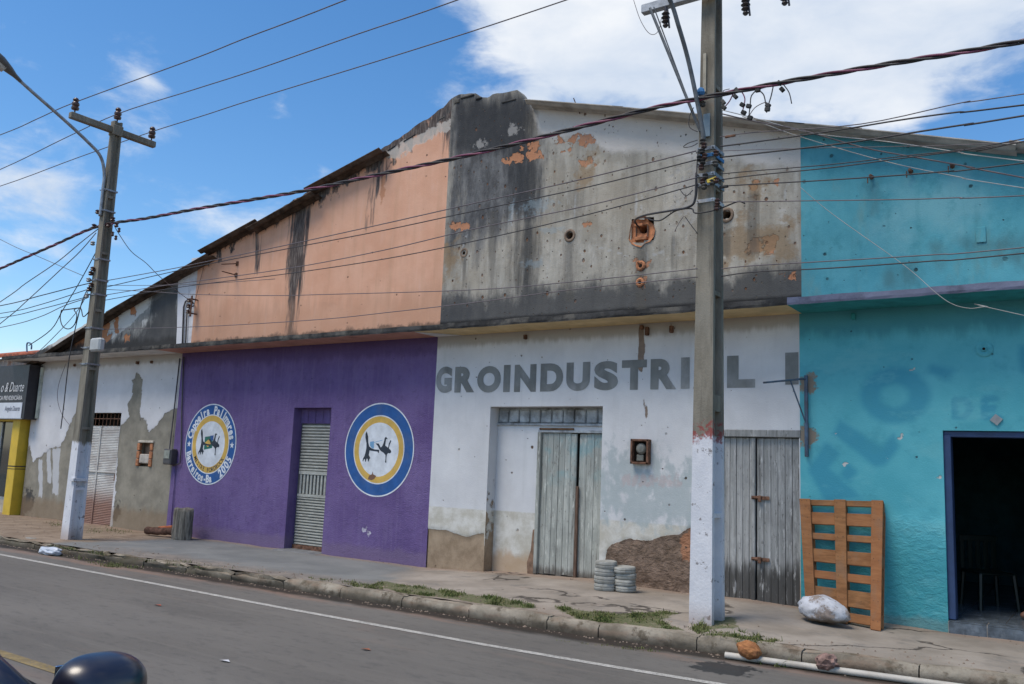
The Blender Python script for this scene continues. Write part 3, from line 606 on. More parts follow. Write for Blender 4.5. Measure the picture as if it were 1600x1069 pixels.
# mortar lumps on the bare ridge
for px, py, w, h in ((714, 156, .13, .10), (730, 150, .30, .05), (748, 153, .14, .05), (795, 157, .30, .04), (640, 215, .3, .03), (690, 184, .16, .05), (612, 231, .2, .03)):
    p = W(px, py); mb = MB(); a = math.atan2(.3, 1) if px < 712 else 0; mb.box(p.x-w/2, p.x+w/2, -.012, .22, p.z-h*.75, p.z+h*.25, 0, Matrix.Rotation(-a, 3, 'Y'), None, .02)
    mb.build('capping_stone', m_black, U2 if px < 705 else U3)
# vents, the broken brick hole and small holes of the grey gable
for v, r in vents3:
    mb = MB(); n = 20; vs = []; prof = [(r+.034, .010), (r+.020, -.008), (r, -.010), (r-.012, .0), (r-.014, .2)]
    for rr, y in prof:
        for j in range(n): t = 2*math.pi*j/n; vs.append((v.x+rr*math.cos(t), y, v.z+rr*math.sin(t)))
    fs = [(i*n+j, i*n+(j+1) % n, (i+1)*n+(j+1) % n, (i+1)*n+j) for i in range(len(prof)-1) for j in range(n)]
    mb.add(vs, fs); o = mb.build('vent_pipe', m_clay, U3)
    mb = MB(); mb.add([(v.x+(r)*math.cos(2*math.pi*j/n), .195, v.z+r*math.sin(2*math.pi*j/n)) for j in range(n)], [tuple(range(n))]); mb.build('vent_back', m_dark, o)
mb = MB(); n = 16
outer = [(.19+.02*math.sin(j*2.3)+(.03 if j % 5 == 0 else 0)) for j in range(n)]
ang = [2*math.pi*j/n for j in range(n)]
vs = [(brk.x+o_*math.cos(a), -.012, brk.z-.02+o_*1.15*math.sin(a)) for o_, a in zip(outer, ang)] + [(brk.x+.16*math.cos(a), .03, brk.z-.01+.17*math.sin(a)) for a in ang] + [(brk.x+.02+.075*math.cos(a), .05, brk.z+.02+.06*math.sin(a)) for a in ang] + [(brk.x+.03+.07*math.cos(a), .2, brk.z+.02+.055*math.sin(a)) for a in ang]
fs = [(i*n+j, i*n+(j+1) % n, (i+1)*n+(j+1) % n, (i+1)*n+j) for i in range(3) for j in range(n)]
mb.add(vs, fs); mb.add(vs[48:64], [tuple(range(n))], 1); bh = mb.build('broken_brick_hole', [m_brick, m_dark], U3)
mb = MB(); mb.box(brk.x-.10, brk.x+.09, -.02, .04, brk.z-.145, brk.z-.09, bev=.008); mb.build('brick', m_brick, bh)
mb = MB(); mb.box(brk.x-.11, brk.x+.02, -.015, .04, brk.z+.06, brk.z+.10, bev=.008); mb.build('brick', m_brick, bh)
for px, py, r in ((1001, 415, .05), (1000, 441, .045), (998, 412, .03)):
    p = W(px, py); mb = MB(); mb.lathe((p.x, -.002, p.z), [(r*1.5, 0), (r, -.012), (r*.7, -.006)], 10, 0, 'y'); mb.lathe((p.x, -.010, p.z), [(r*.6, 0), (r*.6, -.003)], 8, 1, 'y'); mb.build('broken_hole', [m_brick, m_dark], U3)
mb = MB(); p = W(906, 178); mb.cyl((p.x, 0, p.z), (p.x-.05, -.12, p.z+.22), .008, 5); mb.build('rusty_nail', m_rust, U3)

# ------------------------------------------------------------------ painted lettering
def glyph_mesh(ch, off=0.0, res=6):
    cu = bpy.data.curves.new('t', 'FONT'); cu.body = ch; cu.size = 1; cu.offset = off; cu.resolution_u = res
    ob = bpy.data.objects.new('t', cu); COL.objects.link(ob); bpy.context.view_layer.update()
    me = bpy.data.meshes.new_from_object(ob.evaluated_get(bpy.context.evaluated_depsgraph_get()))
    V = [tuple(v.co)[:2] for v in me.vertices]; F = [tuple(p.vertices) for p in me.polygons]
    bpy.data.objects.remove(ob); bpy.data.curves.remove(cu); bpy.data.meshes.remove(me); return V, F
def letters_box(mb, ch, x0, x1, z0, z1, Y, off=.045, mi=0):
    V, F = glyph_mesh(ch, off); a = np.array(V); lo = a.min(0); hi = a.max(0); s = (hi-lo); s[s < 1e-6] = 1
    mb.add([(x0+(v[0]-lo[0])/s[0]*(x1-x0), Y, z0+(v[1]-lo[1])/s[1]*(z1-z0)) for v in V], F, mi)
mb = MB()
zt, zb_ = W(900, 566).z, W(900, 610.5).z
cut = XC
for ch, a, b in (('G', 681, 706.5), ('R', 711, 742), ('O', 746, 783), ('I', 787, 797.5), ('N', 804, 838), ('D', 844.6, 880), ('U', 885, 922), ('S', 928.5, 966), ('T', 971.5, 1010.5), ('R', 1016.5, 1057), ('I', 1064, 1077.5), ('A', 1083, 1128), ('L', 1136, 1180)):
    xa, xb = W(a, 590).x, W(b, 590).x
    za, zc = W((a+b)/2, {'G': 614}.get(ch, 613.5 - (a-750)*.0195 if a > 740 else 613.2)).z, W((a+b)/2, 571.5-(a-760)*.0425 if a > 740 else 573).z
    mb = MB(); letters_box(mb, ch, max(xa, cut+.012), xb, za, zc, -.0042, {'I': 0}.get(ch, .06)); mb.build('painted_letter', m_textgrey, U3)
mb = MB(); mb.add([(W(1227, 575).x, -.0042, W(1233, 601).z), (XD-.012, -.0042, W(1233, 601).z), (XD-.012, -.0042, W(1233, 551).z), (W(1227, 575).x, -.0042, W(1233, 551).z)], [(0, 1, 2, 3)])
mb.build('painted_letter', m_textgrey, U3)

# ------------------------------------------------------------------ round capoeira emblems
pm = {k: simple('paint_'+k, c, .8, .14, 5, (1, 1, 1), .002, 0, tuple(.72*x+.05 for x in c)+(.6,)) for k, c in dict(white=(.66, .69, .72), blue=(.030, .105, .30), yellow=(.62, .40, .10), ink=(.035, .045, .06), green=(.03, .16, .12), light=(.18, .36, .56), brown=(.20, .11, .07)).items()}
PM = [pm[k] for k in ('white', 'blue', 'yellow', 'ink', 'green', 'light', 'brown')]
def arc_text(mb, c, txt, r, a0, a1, size, inward, Y, off, mi, wid=1.0):
    """letters along an arc; angles in degrees from the top, clockwise; inward = feet to the centre"""
    n = len(txt)
    for i, ch in enumerate(txt):
        if ch == ' ': continue
        t = R(a0+(a1-a0)*(i+.5)/n); V, F = glyph_mesh(ch, off, 4); a = np.array(V); mx = (a[:, 0].min()+a[:, 0].max())/2
        up = Vector((math.sin(t), math.cos(t))); 
        if not inward: up = -up
        rt = Vector((up.y, -up.x)); base = Vector((math.sin(t), math.cos(t)))*r - up*size*.36
        mb.add([(c.x+base.x+rt.x*(v[0]-mx)*size*wid+up.x*v[1]*size, Y, c.z+base.y+rt.y*(v[0]-mx)*size*wid+up.y*v[1]*size) for v in V], F, mi)
def annulus(mb, c, r0, r1, Y, mi, n=72, wob=0):
    vs = []
    for j in range(n):
        t = 2*math.pi*j/n
        for r in (r0, r1): vs.append((c.x+r*math.cos(t), Y, c.z+r*math.sin(t)))
    if r0 <= 0: mb.add([v for i, v in enumerate(vs) if i % 2], [tuple(range(n))], mi)
    else: mb.add(vs, [(2*j, 2*((j+1) % n), 2*((j+1) % n)+1, 2*j+1) for j in range(n)], mi)
MAN1 = [(135, 440), (112, 500), (115, 580), (146, 700), (152, 800), (140, 900), (122, 985), (92, 1040), (84, 1100), (98, 1112), (112, 1062), (136, 1052), (142, 1110), (160, 1112), (172, 1045), (196, 1045), (206, 1100), (222, 1108), (232, 1060), (252, 1024), (216, 962), (226, 860), (300, 872), (400, 880), (436, 918), (442, 840), (340, 835), (262, 810), (212, 770), (186, 680), (176, 560), (152, 480)]
MAN2 = [(350, 700), (368, 722), (400, 752), (440, 822), (470, 862), (540, 902), (585, 952), (590, 1040), (582, 1100), (596, 1118), (614, 1108), (606, 1040), (612, 942), (640, 902), (680, 912), (706, 880), (692, 842), (650, 802), (662, 722), (692, 640), (672, 622), (642, 700), (630, 790), (566, 742), (570, 680), (576, 602), (616, 602), (570, 550), (546, 580), (530, 680), (500, 760), (472, 790), (422, 706)]
def emblem(px, py, r, full):
    c = W(px, py); mb = MB(); Y = -.0035
    annulus(mb, c, r*.972, r, Y, 0); annulus(mb, c, r*.735, r*.972, Y, 1); annulus(mb, c, r*.71, r*.735, Y, 0)
    annulus(mb, c, r*(.575 if not full else .565), r*.71, Y, 2); annulus(mb, c, 0, r*(.575 if not full else .565), Y, 0)
    o = mb.build('emblem_disc', PM, U2)
    k = r*.80; mb = MB()
    flag = [(-.30, .22), (.12, .26), (.12, -.12), (-.30, -.18)]
    mb.add([(c.x+x*k*.95, Y-.0005, c.z+z*k) for x, z in flag], [(0, 1, 2, 3)], 4 if full else 0)
    if full: mb.add([(c.x+x*k, Y-.0010, c.z+z*k) for x, z in [(-.28, .02), (-.1, .14), (.05, .03), (-.1, -.1)]], [(0, 1, 2, 3)], 2); mb.add([(c.x+x*k, Y-.0012, c.z+z*k) for x, z in [(-.02, .26), (.14, .27), (.14, .12), (.02, .10)]], [(0, 1, 2, 3)], 1)
    else: mb.add([(c.x+x*k, Y-.0007, c.z+z*k) for x, z in [(-.32, .20), (-.18, .22), (-.16, .02), (-.24, .03), (-.32, .10)]], [(0, 1, 2, 3, 4)], 5); mb.add([(c.x+x*k, Y-.0010, c.z+z*k) for x, z in [(-.18, .19), (.12, .26), (.12, .245), (-.18, .175)]], [(0, 1, 2, 3)], 5)
    for P in (MAN1, MAN2): mb.add([(c.x+(x-421)/762*r, Y-.0018, c.z+(835-z)/1029*r) for x, z in P], [tuple(range(len(P)))], 3)
    mb.build('capoeira_figures', PM, o)
    mb = MB()
    if full:
        arc_text(mb, c, 'Capoeira', r*.848, -80, -9, r*.275, True, Y-.0007, .045, 0, .85); arc_text(mb, c, 'Pallmares', r*.848, 3, 82, r*.275, True, Y-.0007, .045, 0, .85)
        arc_text(mb, c, 'Barreiros-Ba', r*.845, 256, 168, r*.26, False, Y-.0007, .04, 0, .85); arc_text(mb, c, '2005', r*.845, 150, 110, r*.28, False, Y-.0007, .045, 0, .85)
        arc_text(mb, c, 'MESTRE FORDROCK', r*.635, 240, 120, r*.15, False, Y-.0007, .02, 3, .85)
        for s_ in (-1, 1):
            pts = []
            for q in range(10):
                rr = r*.085 if q % 2 == 0 else r*.036; t = R(36*q); pts.append((c.x+s_*r*.845+rr*math.sin(t), Y-.0007, c.z+rr*math.cos(t)-.01))
            mb.add(pts, [tuple(range(10))], 0)
        mb.build('painted_lettering', PM, o, kind='stuff')
    else:
        mb.add([(c.x+x*k, Y-.0007, c.z+z*k) for x, z in [(-.32, -.80), (-.28, -.70), (-.18, -.66), (-.16, -.58), (-.13, -.66), (-.02, -.70), (-.08, -.78), (-.18, -.82)]], [tuple(range(8))], 6); mb.build('paint_smudge', PM, o)
    return o
emblem(591.5, 702.5, .79, False); emblem(328.5, 694, .80, True)

# ------------------------------------------------------------------ door of the leftmost unit
dm = simple('rusty_white_sheet_metal', (.50, .44, .41), .7, .2, 5, (1, 1, 1), .002, 0, (.30, .17, .12, .7))
def corr_panel(x0, x1, z0, z1, Y, pitch, depth, horiz=True):
    mb = MB(); n = int(((z1-z0) if horiz else (x1-x0))/pitch); vs = []; fs = []
    for i in range(n*2+1):
        t = i/(n*2); y = Y-(depth if i % 2 else 0)
        if horiz: z = z0+(z1-z0)*t; vs += [(x0, y, z), (x1, y, z)]
        else: x = x0+(x1-x0)*t; vs += [(x, y, z0), (x, y, z1)]
    fs = [(2*i, 2*i+1, 2*i+3, 2*i+2) for i in range(n*2)]; return mb.add(vs, fs)
M_ = Mat('door_rust_gradient'); n_ = M_.noise(3, 6, .65, (1, 1, 2)); c_ = M_.mix(M_.step(n_, .35, .65), (.60, .59, .555), (.46, .43, .40))
z_ = M_.step(M_.math('ADD', M_.xyz(2), M_.math('MULTIPLY', n_, .5)), .55, 1.0, 1, 0); c_ = M_.mix(M_.math('MULTIPLY', z_, .85), c_, (.24, .11, .07)); m_dr = M_.done(c_, .75, n_, .003)
xm = D1[0]+(D1[1]-D1[0])*.36; ztd = W(165, 666).z
dd = MB().box(D1[0], D1[1], .10, .12, ztd-.03, ztd+.01).build('door', m_dr, U1)
corr_panel(D1[0]+.01, xm-.008, D1[2], ztd-.03, .095, .036, .014).build('door_leaf', m_dr, dd); corr_panel(xm+.008, D1[1]-.01, D1[2], ztd-.03, .09, .036, .014).build('door_leaf', m_dr, dd)
mb = MB(); mb.box(xm-.02, xm+.02, .06, .10, D1[2], ztd); mb.box(D1[0], D1[1], .055, .075, 1.02, 1.05); mb.build('door_rail', m_dr, dd)
MB().box(D1[1]-.10, D1[1]-.04, .03, .07, .85, 1.0, bev=.01).build('door_latch', m_rust, dd)
gr = MB().box(D1[0]-.02, D1[1]+.02, .35, .36, ztd, D1[3]).build('transom_grille', m_dark, U1)
for i in range(9):
    x = D1[0]+(D1[1]-D1[0])*(i+.5)/9; MB().cyl((x, .07, ztd), (x+.01, .07, D1[3]), .010, 6).build('bar', m_rust, gr)
MB().box(D1[0], D1[1], .06, .08, ztd+.16, ztd+.18).build('crossbar', m_rust, gr)
# meter niche with broken brick edges
nb = MB().box(N1[0], N1[1], .12, .14, N1[2], N1[3]).build('meter_niche', simple('niche_plaster', (.20, .14, .10), .95, .3), U1)
for s_ in (0, 1):
    x = N1[0] if s_ == 0 else N1[1]
    for k in range(3):
        z = N1[2]+(N1[3]-N1[2])*(k+.5)/3; MB().box(x-.05, x+.05, -.02, .05, z-.08, z+.07, bev=.012).build('brick', m_brick, nb)
MB().box(N1[0]+.04, N1[1]-.06, .0, .1, N1[2]+.06, N1[2]+.26, bev=.02).build('meter', simple('meter_plastic', (.42, .38, .33), .5), nb)
MB().box(N1[0]-.02, N1[1]+.07, -.03, .03, N1[3], N1[3]+.05, bev=.01).build('lintel', simple('niche_lintel', (.5, .45, .38), .9), nb)
# ------------------------------------------------------------------ slatted metal door of the purple unit
m_slat = simple('cream_slat_metal', (.43, .43, .385), .55, .14, 8, (1, 1, 3), .002, .15, (.25, .24, .2, .5))
d2 = MB().box(D2[0], D2[1], .215, .24, D2[2]-.05, W(490, 660).z).build('slatted_door', simple('slat_shadow_metal', (.12, .12, .11), .7), U2)
zt2, z1_, z2_, z0_ = W(490, 663).z, W(490, 737).z, W(490, 776).z, D2[2]+.10
def slats(x0, x1, za, zb, Y, n, p):
    for i in range(n):
        z = za+(zb-za)*(i+.5)/n; h = (zb-za)/n
        mb = MB(); mb.add([(x0, Y, z-h*.46), (x1, Y, z-h*.46), (x1, Y-.028, z-h*.2), (x0, Y-.028, z-h*.2), (x0, Y-.028, z+h*.14), (x1, Y-.028, z+h*.14), (x1, Y, z+h*.34), (x0, Y, z+h*.34)], [(0, 1, 2, 3), (3, 2, 5, 4), (4, 5, 6, 7)]); mb.build('slat', m_slat, p)
slats(D2[0]+.05, D2[1]-.01, z1_, zt2, .213, 15, d2); slats(D2[0]+.05, D2[1]-.01, z0_, z2_-.03, .213, 17, d2)
mb = MB(); mb.box(D2[0]+.05, D2[1]-.01, .18, .213, z1_-.06, z1_); mb.box(D2[0]+.05, D2[1]-.01, .18, .213, z2_-.03, z2_+.02); mb.build('mid_rail', m_slat, d2)
for i in range(10):
    x = D2[0]+.05+(D2[1]-D2[0]-.06)*(i+.5)/10; MB().box(x-.024, x+.024, .19, .213, z2_+.02, z1_-.06, bev=.008).build('slat', m_slat, d2)
MB().box(D2[0]+.02, D2[1]-.005, .17, .213, D2[2]+.03, z0_).build('bottom_rail', m_rust, d2)
tp = MB().box(D2[0], D2[1], .19, .24, W(490, 661).z, D2[3]).build('transom_panel', mp_, U2)
for i in range(5): x = D2[0]+(D2[1]-D2[0])*(i+.5)/5; MB().box(x-.105, x+.105, .182, .188, W(490, 661).z+.01, D2[3]-.01, bev=.004).build('panel', mp_, tp)
MB().box(D2[0]-.05, D2[1]+.03, -.22, .24, D2[2]-.1, D2[2]+.03, bev=.01).build('door_step', simple('grey_step_paint', (.17, .175, .18), .85), U2)
# ------------------------------------------------------------------ recessed board door of the lettered unit
RY = .22
xi = W(838, 780, RY).x; ztr = W(860, 664, RY).z; zdt = W(890, 676, RY).z
mb = MB(); mb.box(D3[0], xi, RY, RY+.1, -.3, ztr+.01); mb.box(xi, D3[1], RY+.002, RY+.1, zdt, ztr+.01); o = mb.build('infill_wall', mw, U3)
blk = simple('sooty_pale_block', (.38, .40, .41), .9, .35, 7, (1, 1, 1), .005, 0, (.12, .11, .10, .7))
tr = MB().box(D3[0], D3[1], RY+.03, RY+.08, ztr, D3[3]).build('block_transom', blk, U3)
nb_ = 10; wv = (D3[1]-D3[0])/nb_
for i in range(nb_): MB().box(D3[0]+wv*i+.012, D3[0]+wv*(i+1)-.012, RY-.005, RY+.03, ztr+.03, D3[3]-.035, bev=.012).build('block', blk, tr)
MB().box(D3[0], D3[1], RY-.03, RY+.03, ztr-.015, ztr+.02, bev=.006).build('transom_sill', blk, tr)
def plank_door(name, x0, x1, z0, z1, Y, n, mat, U, slant=0, split=None, dy=0):
    p = MB().box(x0, x1, Y+.03, Y+.055, z0, z1-.01).build(name, simple('door_backing', (.05, .045, .04), .9) if 'door_backing' not in bpy.data.materials else bpy.data.materials['door_backing'], U)
    w = (x1-x0)/n
    for i in range(n):
        j = random.uniform(-.004, .004); zb = z0+random.uniform(0, .03)
        MB().box(x0+w*i+.0022, x0+w*(i+1)-.0022, Y+j+dy*i/n, Y+.028+j+dy*i/n, zb, z1-random.uniform(0, .008), bev=.004).build('plank', mat, p)
    return p
xs_ = W(899, 780, RY).x
L3 = plank_door('door_leaf', xi+.06, xs_-.012, -.03, zdt-.01, RY+.02, 6, m_plank_pale, U3)
R3 = plank_door('door_leaf', xs_+.025, D3[1]-.005, -.03, zdt-.01, RY+.035, 4, m_plank_pale, U3)
MB().box(xs_+.005, xs_+.05, RY-.015, RY+.02, -.03, W(900, 760, RY).z, bev=.005).build('cover_strip', simple('bare_brown_wood', (.14, .09, .065), .9, .3, 8, (6, 6, 1)), R3)
MB().box(xi, xi+.06, RY-.03, RY+.06, -.03, zdt, bev=.006).build('door_frame', m_plank_pale, U3)
mb = MB(); mb.box(xi, D3[1], RY-.015, RY+.04, zdt-.005, zdt+.035, bev=.006); mb.build('door_lintel', blk, U3)
MB().box(xi+.02, xi+.62, RY-.03, RY+.02, zdt+.035, zdt+.065, bev=.01).build('rotten_board', simple('rotten_brown_wood', (.16, .095, .055), .95, .3, 9, (1, 1, 3)), U3)
mb = MB(); mb.add([(xi-.1, RY-.012, -.1), (xi+.03, RY-.012, -.1), (xi+.03, RY-.012, .2), (xi-.02, RY-.012, .45), (xi, RY-.012, .62), (xi-.035, RY-.012, .6), (xi-.06, RY-.012, .3), (xi-.12, RY-.012, .12)], [tuple(range(8))]); mb.build('broken_plaster', simple('brown_mud_mortar', (.22, .14, .095), .95, .35, 9), U3)
# ------------------------------------------------------------------ grey board door by the pole
x0, x1 = D4[0], D4[1]; xs4 = W(1182, 800, .05).x
MB().box(x0-.02, x1+.02, -.012, .10, D4[3]-.09, D4[3]+.003, bev=.008).build('door_lintel', m_plank_grey, U3)
L4 = plank_door('door_leaf', x0+.01, xs4-.01, -.02, D4[3]-.095, .05, 5, m_plank_grey, U3)
R4 = plank_door('door_leaf', xs4+.008, x1-.01, -.03, D4[3]-.095, .045, 6, m_plank_grey, U3)
MB().box(xs4-.06, xs4-.012, .025, .05, -.02, D4[3]-.1, bev=.005).build('cover_strip', m_plank_grey, L4)
for py in (778, 874):
    p = W(1188, py, .04); mb = MB(); mb.box(p.x-.11, p.x+.12, .022, .032, p.z-.022, p.z+.022, bev=.003); mb.cyl((p.x-.10, .015, p.z), (p.x+.02, .015, p.z), .012, 8); mb.box(p.x-.02, p.x+.02, .0, .022, p.z-.05, p.z+.03, bev=.004); mb.build('hasp', m_rust, R4)
# old meter box hung on the white wall
p = W(1003, 706); mbx = MB(); a = .135
for q in ((-a, -a+.03, -.17, .17), (a-.03, a, -.17, .17), (-a, a, -.17, -.14), (-a, a, .14, .17)): mbx.box(p.x+q[0], p.x+q[1], -.09, .005, p.z+q[2], p.z+q[3], bev=.005)
mbt = mbx.build('meter_box', m_rust, U3); MB().box(p.x-a, p.x+a, -.012, -.004, p.z-.16, p.z+.16).build('box_back', m_dark, mbt)
mb = MB(); mb.lathe((p.x+.01, -.02, p.z+.04), [(.075, 0), (.075, -.03), (.05, -.05), (.01, -.055)], 16, 0, 'y'); mb.box(p.x-.06, p.x+.05, -.05, -.02, p.z-.13, p.z-.04, bev=.01); mb.build('meter', simple('old_meter_glass', (.16, .16, .14), .3), mbt)
# ------------------------------------------------------------------ turquoise unit: open doorway, step and room
bl = simple('blue_door_frame_paint', (.024, .052, .13), .55, .15, 6)
zt5 = D5[3]
mb = MB(); mb.box(D5[0]-.004, D5[0]+.075, .03, .19, .06, zt5-.04, bev=.006); mb.box(D5[0]+.0, D5[1]+.004, .035, .19, zt5-.07, zt5-.004, bev=.006); mb.box(D5[1]-.075, D5[1]+.004, .03, .19, .06, zt5-.04, bev=.006); mb.build('door_frame', bl, U4)
tile = simple('dark_blue_granite_tile', (.10, .125, .15), .25, .35, 14, (1, 1, 1), .001, 0, (.22, .26, .30, .5)); grout = simple('pale_grout', (.35, .33, .3), .9)
stp = MB().box(D5[0]+.0, D5[1], -.015, .22, -.35, .045, bev=.004).build('door_step', grout, U4)
for i in range(4):
    xa = D5[0]+.0+(D5[1]-D5[0])*i/4; xb = D5[0]+(D5[1]-D5[0])*(i+1)/4
    MB().box(xa+.005, xb-.005, -.022, -.014, -.11, .040).build('tile', tile, stp); MB().box(xa+.005, xb-.005, -.022, .2, .046, .053).build('tile', tile, stp)
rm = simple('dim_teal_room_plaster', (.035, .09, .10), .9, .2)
fl = MB().box(-2.9, 1.4, .22, 4.6, -.05, .04).build('room_floor', grout, U4)
for i in range(9):
    for j in range(9): MB().box(-2.9+i*.475+.004, -2.9+(i+1)*.475-.004, .225+j*.475+.004, .225+(j+1)*.475-.004, .042, .05).build('tile', tile, fl)
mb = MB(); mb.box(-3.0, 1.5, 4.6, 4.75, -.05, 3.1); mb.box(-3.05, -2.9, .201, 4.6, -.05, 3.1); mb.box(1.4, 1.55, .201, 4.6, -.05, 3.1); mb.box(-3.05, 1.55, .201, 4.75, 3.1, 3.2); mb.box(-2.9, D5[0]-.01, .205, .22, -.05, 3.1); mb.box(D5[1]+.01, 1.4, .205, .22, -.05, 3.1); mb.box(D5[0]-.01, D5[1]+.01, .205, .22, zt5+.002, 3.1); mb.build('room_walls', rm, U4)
# plastic chair in the gloom
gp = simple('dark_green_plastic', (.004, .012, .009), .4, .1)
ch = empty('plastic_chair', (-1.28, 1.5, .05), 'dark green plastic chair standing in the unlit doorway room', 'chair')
def moved(mb, o, rz):
    Rz = Matrix.Rotation(rz, 3, 'Z'); c = Vector(o.location); mb.v = [tuple(Rz @ Vector(v) + c) for v in mb.v]; return mb
for sx in (-1, 1):
    for sy in (-1, 1):
        mb = MB(); mb.tube([(sx*.23, sy*.23, 0), (sx*.2, sy*.2, .42)], [.022, .028], 6); moved(mb, ch, .6).build('leg', gp, ch)
mb = MB(); mb.box(-.23, .23, -.22, .23, .41, .44, bev=.01); moved(mb, ch, .6).build('seat', gp, ch)
mb = MB()
for k in range(5): mb.box(-.2+k*.1-.03, -.2+k*.1+.03, .22, .24, .44, .80, bev=.008)
mb.box(-.24, .24, .215, .245, .78, .86, bev=.01); moved(mb, ch, .6).build('backrest', gp, ch)
# shelf with boxes at the back of the room
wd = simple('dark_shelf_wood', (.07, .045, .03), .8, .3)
sf = empty('shelf', (-.35, 3.2, .05), 'dim wooden shelf at the back of the open room', 'shelf')
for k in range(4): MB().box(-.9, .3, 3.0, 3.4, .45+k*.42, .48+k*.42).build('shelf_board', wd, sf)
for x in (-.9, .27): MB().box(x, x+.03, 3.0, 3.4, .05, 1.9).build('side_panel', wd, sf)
# person seated just inside the doorway, mostly cut off by the picture's edge
def skin_body(name, joints, edges, radii, mat, parent=None, sub=2, **kw):
    me = bpy.data.meshes.new(name); off = wloc(parent) if parent is not None else Vector(joints[0])
    me.from_pydata([tuple(Vector(j)-off) for j in joints], edges, []); o = bpy.data.objects.new(name, me); COL.objects.link(o)
    if parent is not None: o.parent = parent
    else: o.location = off
    sk = o.modifiers.new('skin', 'SKIN'); sk.use_smooth_shade = True
    for v, r in zip(me.skin_vertices[0].data, radii): v.radius = (r, r) if isinstance(r, (int, float)) else r
    me.skin_vertices[0].data[0].use_root = True
    s = o.modifiers.new('sub', 'SUBSURF'); s.levels = s.render_levels = sub
    dg = bpy.context.evaluated_depsgraph_get(); dg.update(); nm = bpy.data.meshes.new_from_object(o.evaluated_get(dg)); o.modifiers.clear(); o.data = nm
    nm.materials.clear(); nm.materials.append(mat)
    for p in nm.polygons: p.use_smooth = True
    return props(o, **kw)
skm = simple('brown_skin', (.22, .11, .07), .55, .1); sh = simple('violet_blue_cloth', (.05, .05, .20), .9, .2, 9)
PX, PY = -.50, .80
stool = empty('stool', (PX+.12, PY+.12, .05), 'low wooden stool under the person in the doorway', 'stool')
MB().box(PX-.06, PX+.30, PY-.06, PY+.30, .44, .48, bev=.01).build('seat', wd, stool)
for sx in (-.03, .24):
    for sy in (-.03, .24): MB().box(PX+sx, PX+sx+.035, PY+sy, PY+sy+.035, .05, .44).build('leg', wd, stool)
J = [(.12, .12, .60), (.10, .12, .80), (.04, .10, 1.02), (.03, .08, 1.14), (.02, .04, 1.25), (.02, .02, 1.36),
     (.02, -.08, 1.06), (-.12, -.14, .84), (-.24, -.20, .64), (-.27, -.22, .56), (.02, .26, 1.06), (-.1, .30, .84), (-.22, .24, .66), (-.27, .22, .58),
     (.08, .02, .54), (-.30, -.02, .56), (-.30, -.02, .14), (-.40, -.03, .08), (.08, .22, .54), (-.28, .26, .56), (-.26, .27, .14), (-.36, .28, .08)]
Ed = [(0, 1), (1, 2), (2, 3), (3, 4), (4, 5), (2, 6), (6, 7), (7, 8), (8, 9), (2, 10), (10, 11), (11, 12), (12, 13), (0, 14), (14, 15), (15, 16), (16, 17), (0, 18), (18, 19), (19, 20), (20, 21)]
Rd = [.12, .125, .13, .055, .085, .085, .055, .042, .032, .035, .055, .042, .032, .035, .09, .06, .04, .035, .09, .06, .04, .035]
body = skin_body('person', [(PX+x, PY+y, z) for x, y, z in J], Ed, Rd, skm, None, 2, label='person in violet blue shorts seated inside the dark doorway at the right edge', category='person')
for side, yy in ((-1, -.22), (1, .22)):
    for k in range(5):
        b0 = Vector((PX-.27, PY+yy+(k-2)*.014, .56)); d = Vector((-.03-.004*k, (k-2)*.006, -.045 if k else -.02))
        ft = skin_body('finger', [b0, b0+d*.6, b0+d*1.15+Vector((.006, 0, -.006))], [(0, 1), (1, 2)], [.009, .008, .007], skm, body, 1)
mb = MB(); mb.tube([(PX+.12, PY+.12, .52), (PX+.11, PY+.12, .80), (PX+.05, PY+.10, 1.0), (PX+.03, PY+.08, 1.10)], [.15, .145, .155, .09], 14); shade_auto(mb.build('shirt', sh, body), 60)
for yy in (.02, .24): mb = MB(); mb.tube([(PX+.10, PY+yy, .55), (PX-.22, PY+yy, .57)], [.115, .09], 12); mb.build('shorts', sh, body, True)
mb = MB(); mb.lathe((PX+.02, PY+.03, 1.34), [(.092, -.02), (.098, .04), (.08, .09), (.03, .115)], 14); mb.build('hair', simple('black_hair', (.012, .01, .01), .7), body, True)
mb = MB(); mb.box(PX-.085, PX-.055, PY+.01, PY+.05, 1.26, 1.31, bev=.01); mb.build('nose', skm, body)
# small fittings of the turquoise wall
p = W(1538, 546); mb = MB(); mb.lathe((p.x, 0, p.z), [(.085, .004), (.085, -.02), (.06, -.03), (.03, -.02), (.025, -.045)], 20, 0, 'y'); mb.lathe((p.x, -.045, p.z), [(.016, 0), (.016, -.006)], 10, 1, 'y'); shade_auto(mb.build('lamp_rose', [mtl, m_dark], U4))
p = W(1557, 656); MB().box(p.x-.045, p.x+.045, -.025, .0, p.z-.045, p.z+.045, 0, Matrix.Rotation(.7, 3, 'Y')).build('junction_plate', simple('grey_plate', (.32, .34, .35), .6), U4)
for px, py in ((1362, 277), (1423, 268), (1488, 260)):
    p = W(px, py); mb = MB(); mb.lathe((p.x, 0, p.z), [(.028, .004), (.025, -.02), (.014, -.04), (.02, -.07), (.008, -.08)], 10, 0, 'y'); mb.cyl((p.x-.035, -.06, p.z-.01), (p.x-.035, -.06, p.z-.09), .007, 6); mb.build('wire_hook', m_rust, U4)
mb = MB(); p = W(1533, 367); mb.box(p.x-.05, p.x+.05, -.012, .0, p.z-.09, p.z+.09, bev=.004); mb.build('painted_switch_box', m_lilac if False else bpy.data.materials['faded_turquoise_paint'], U4)
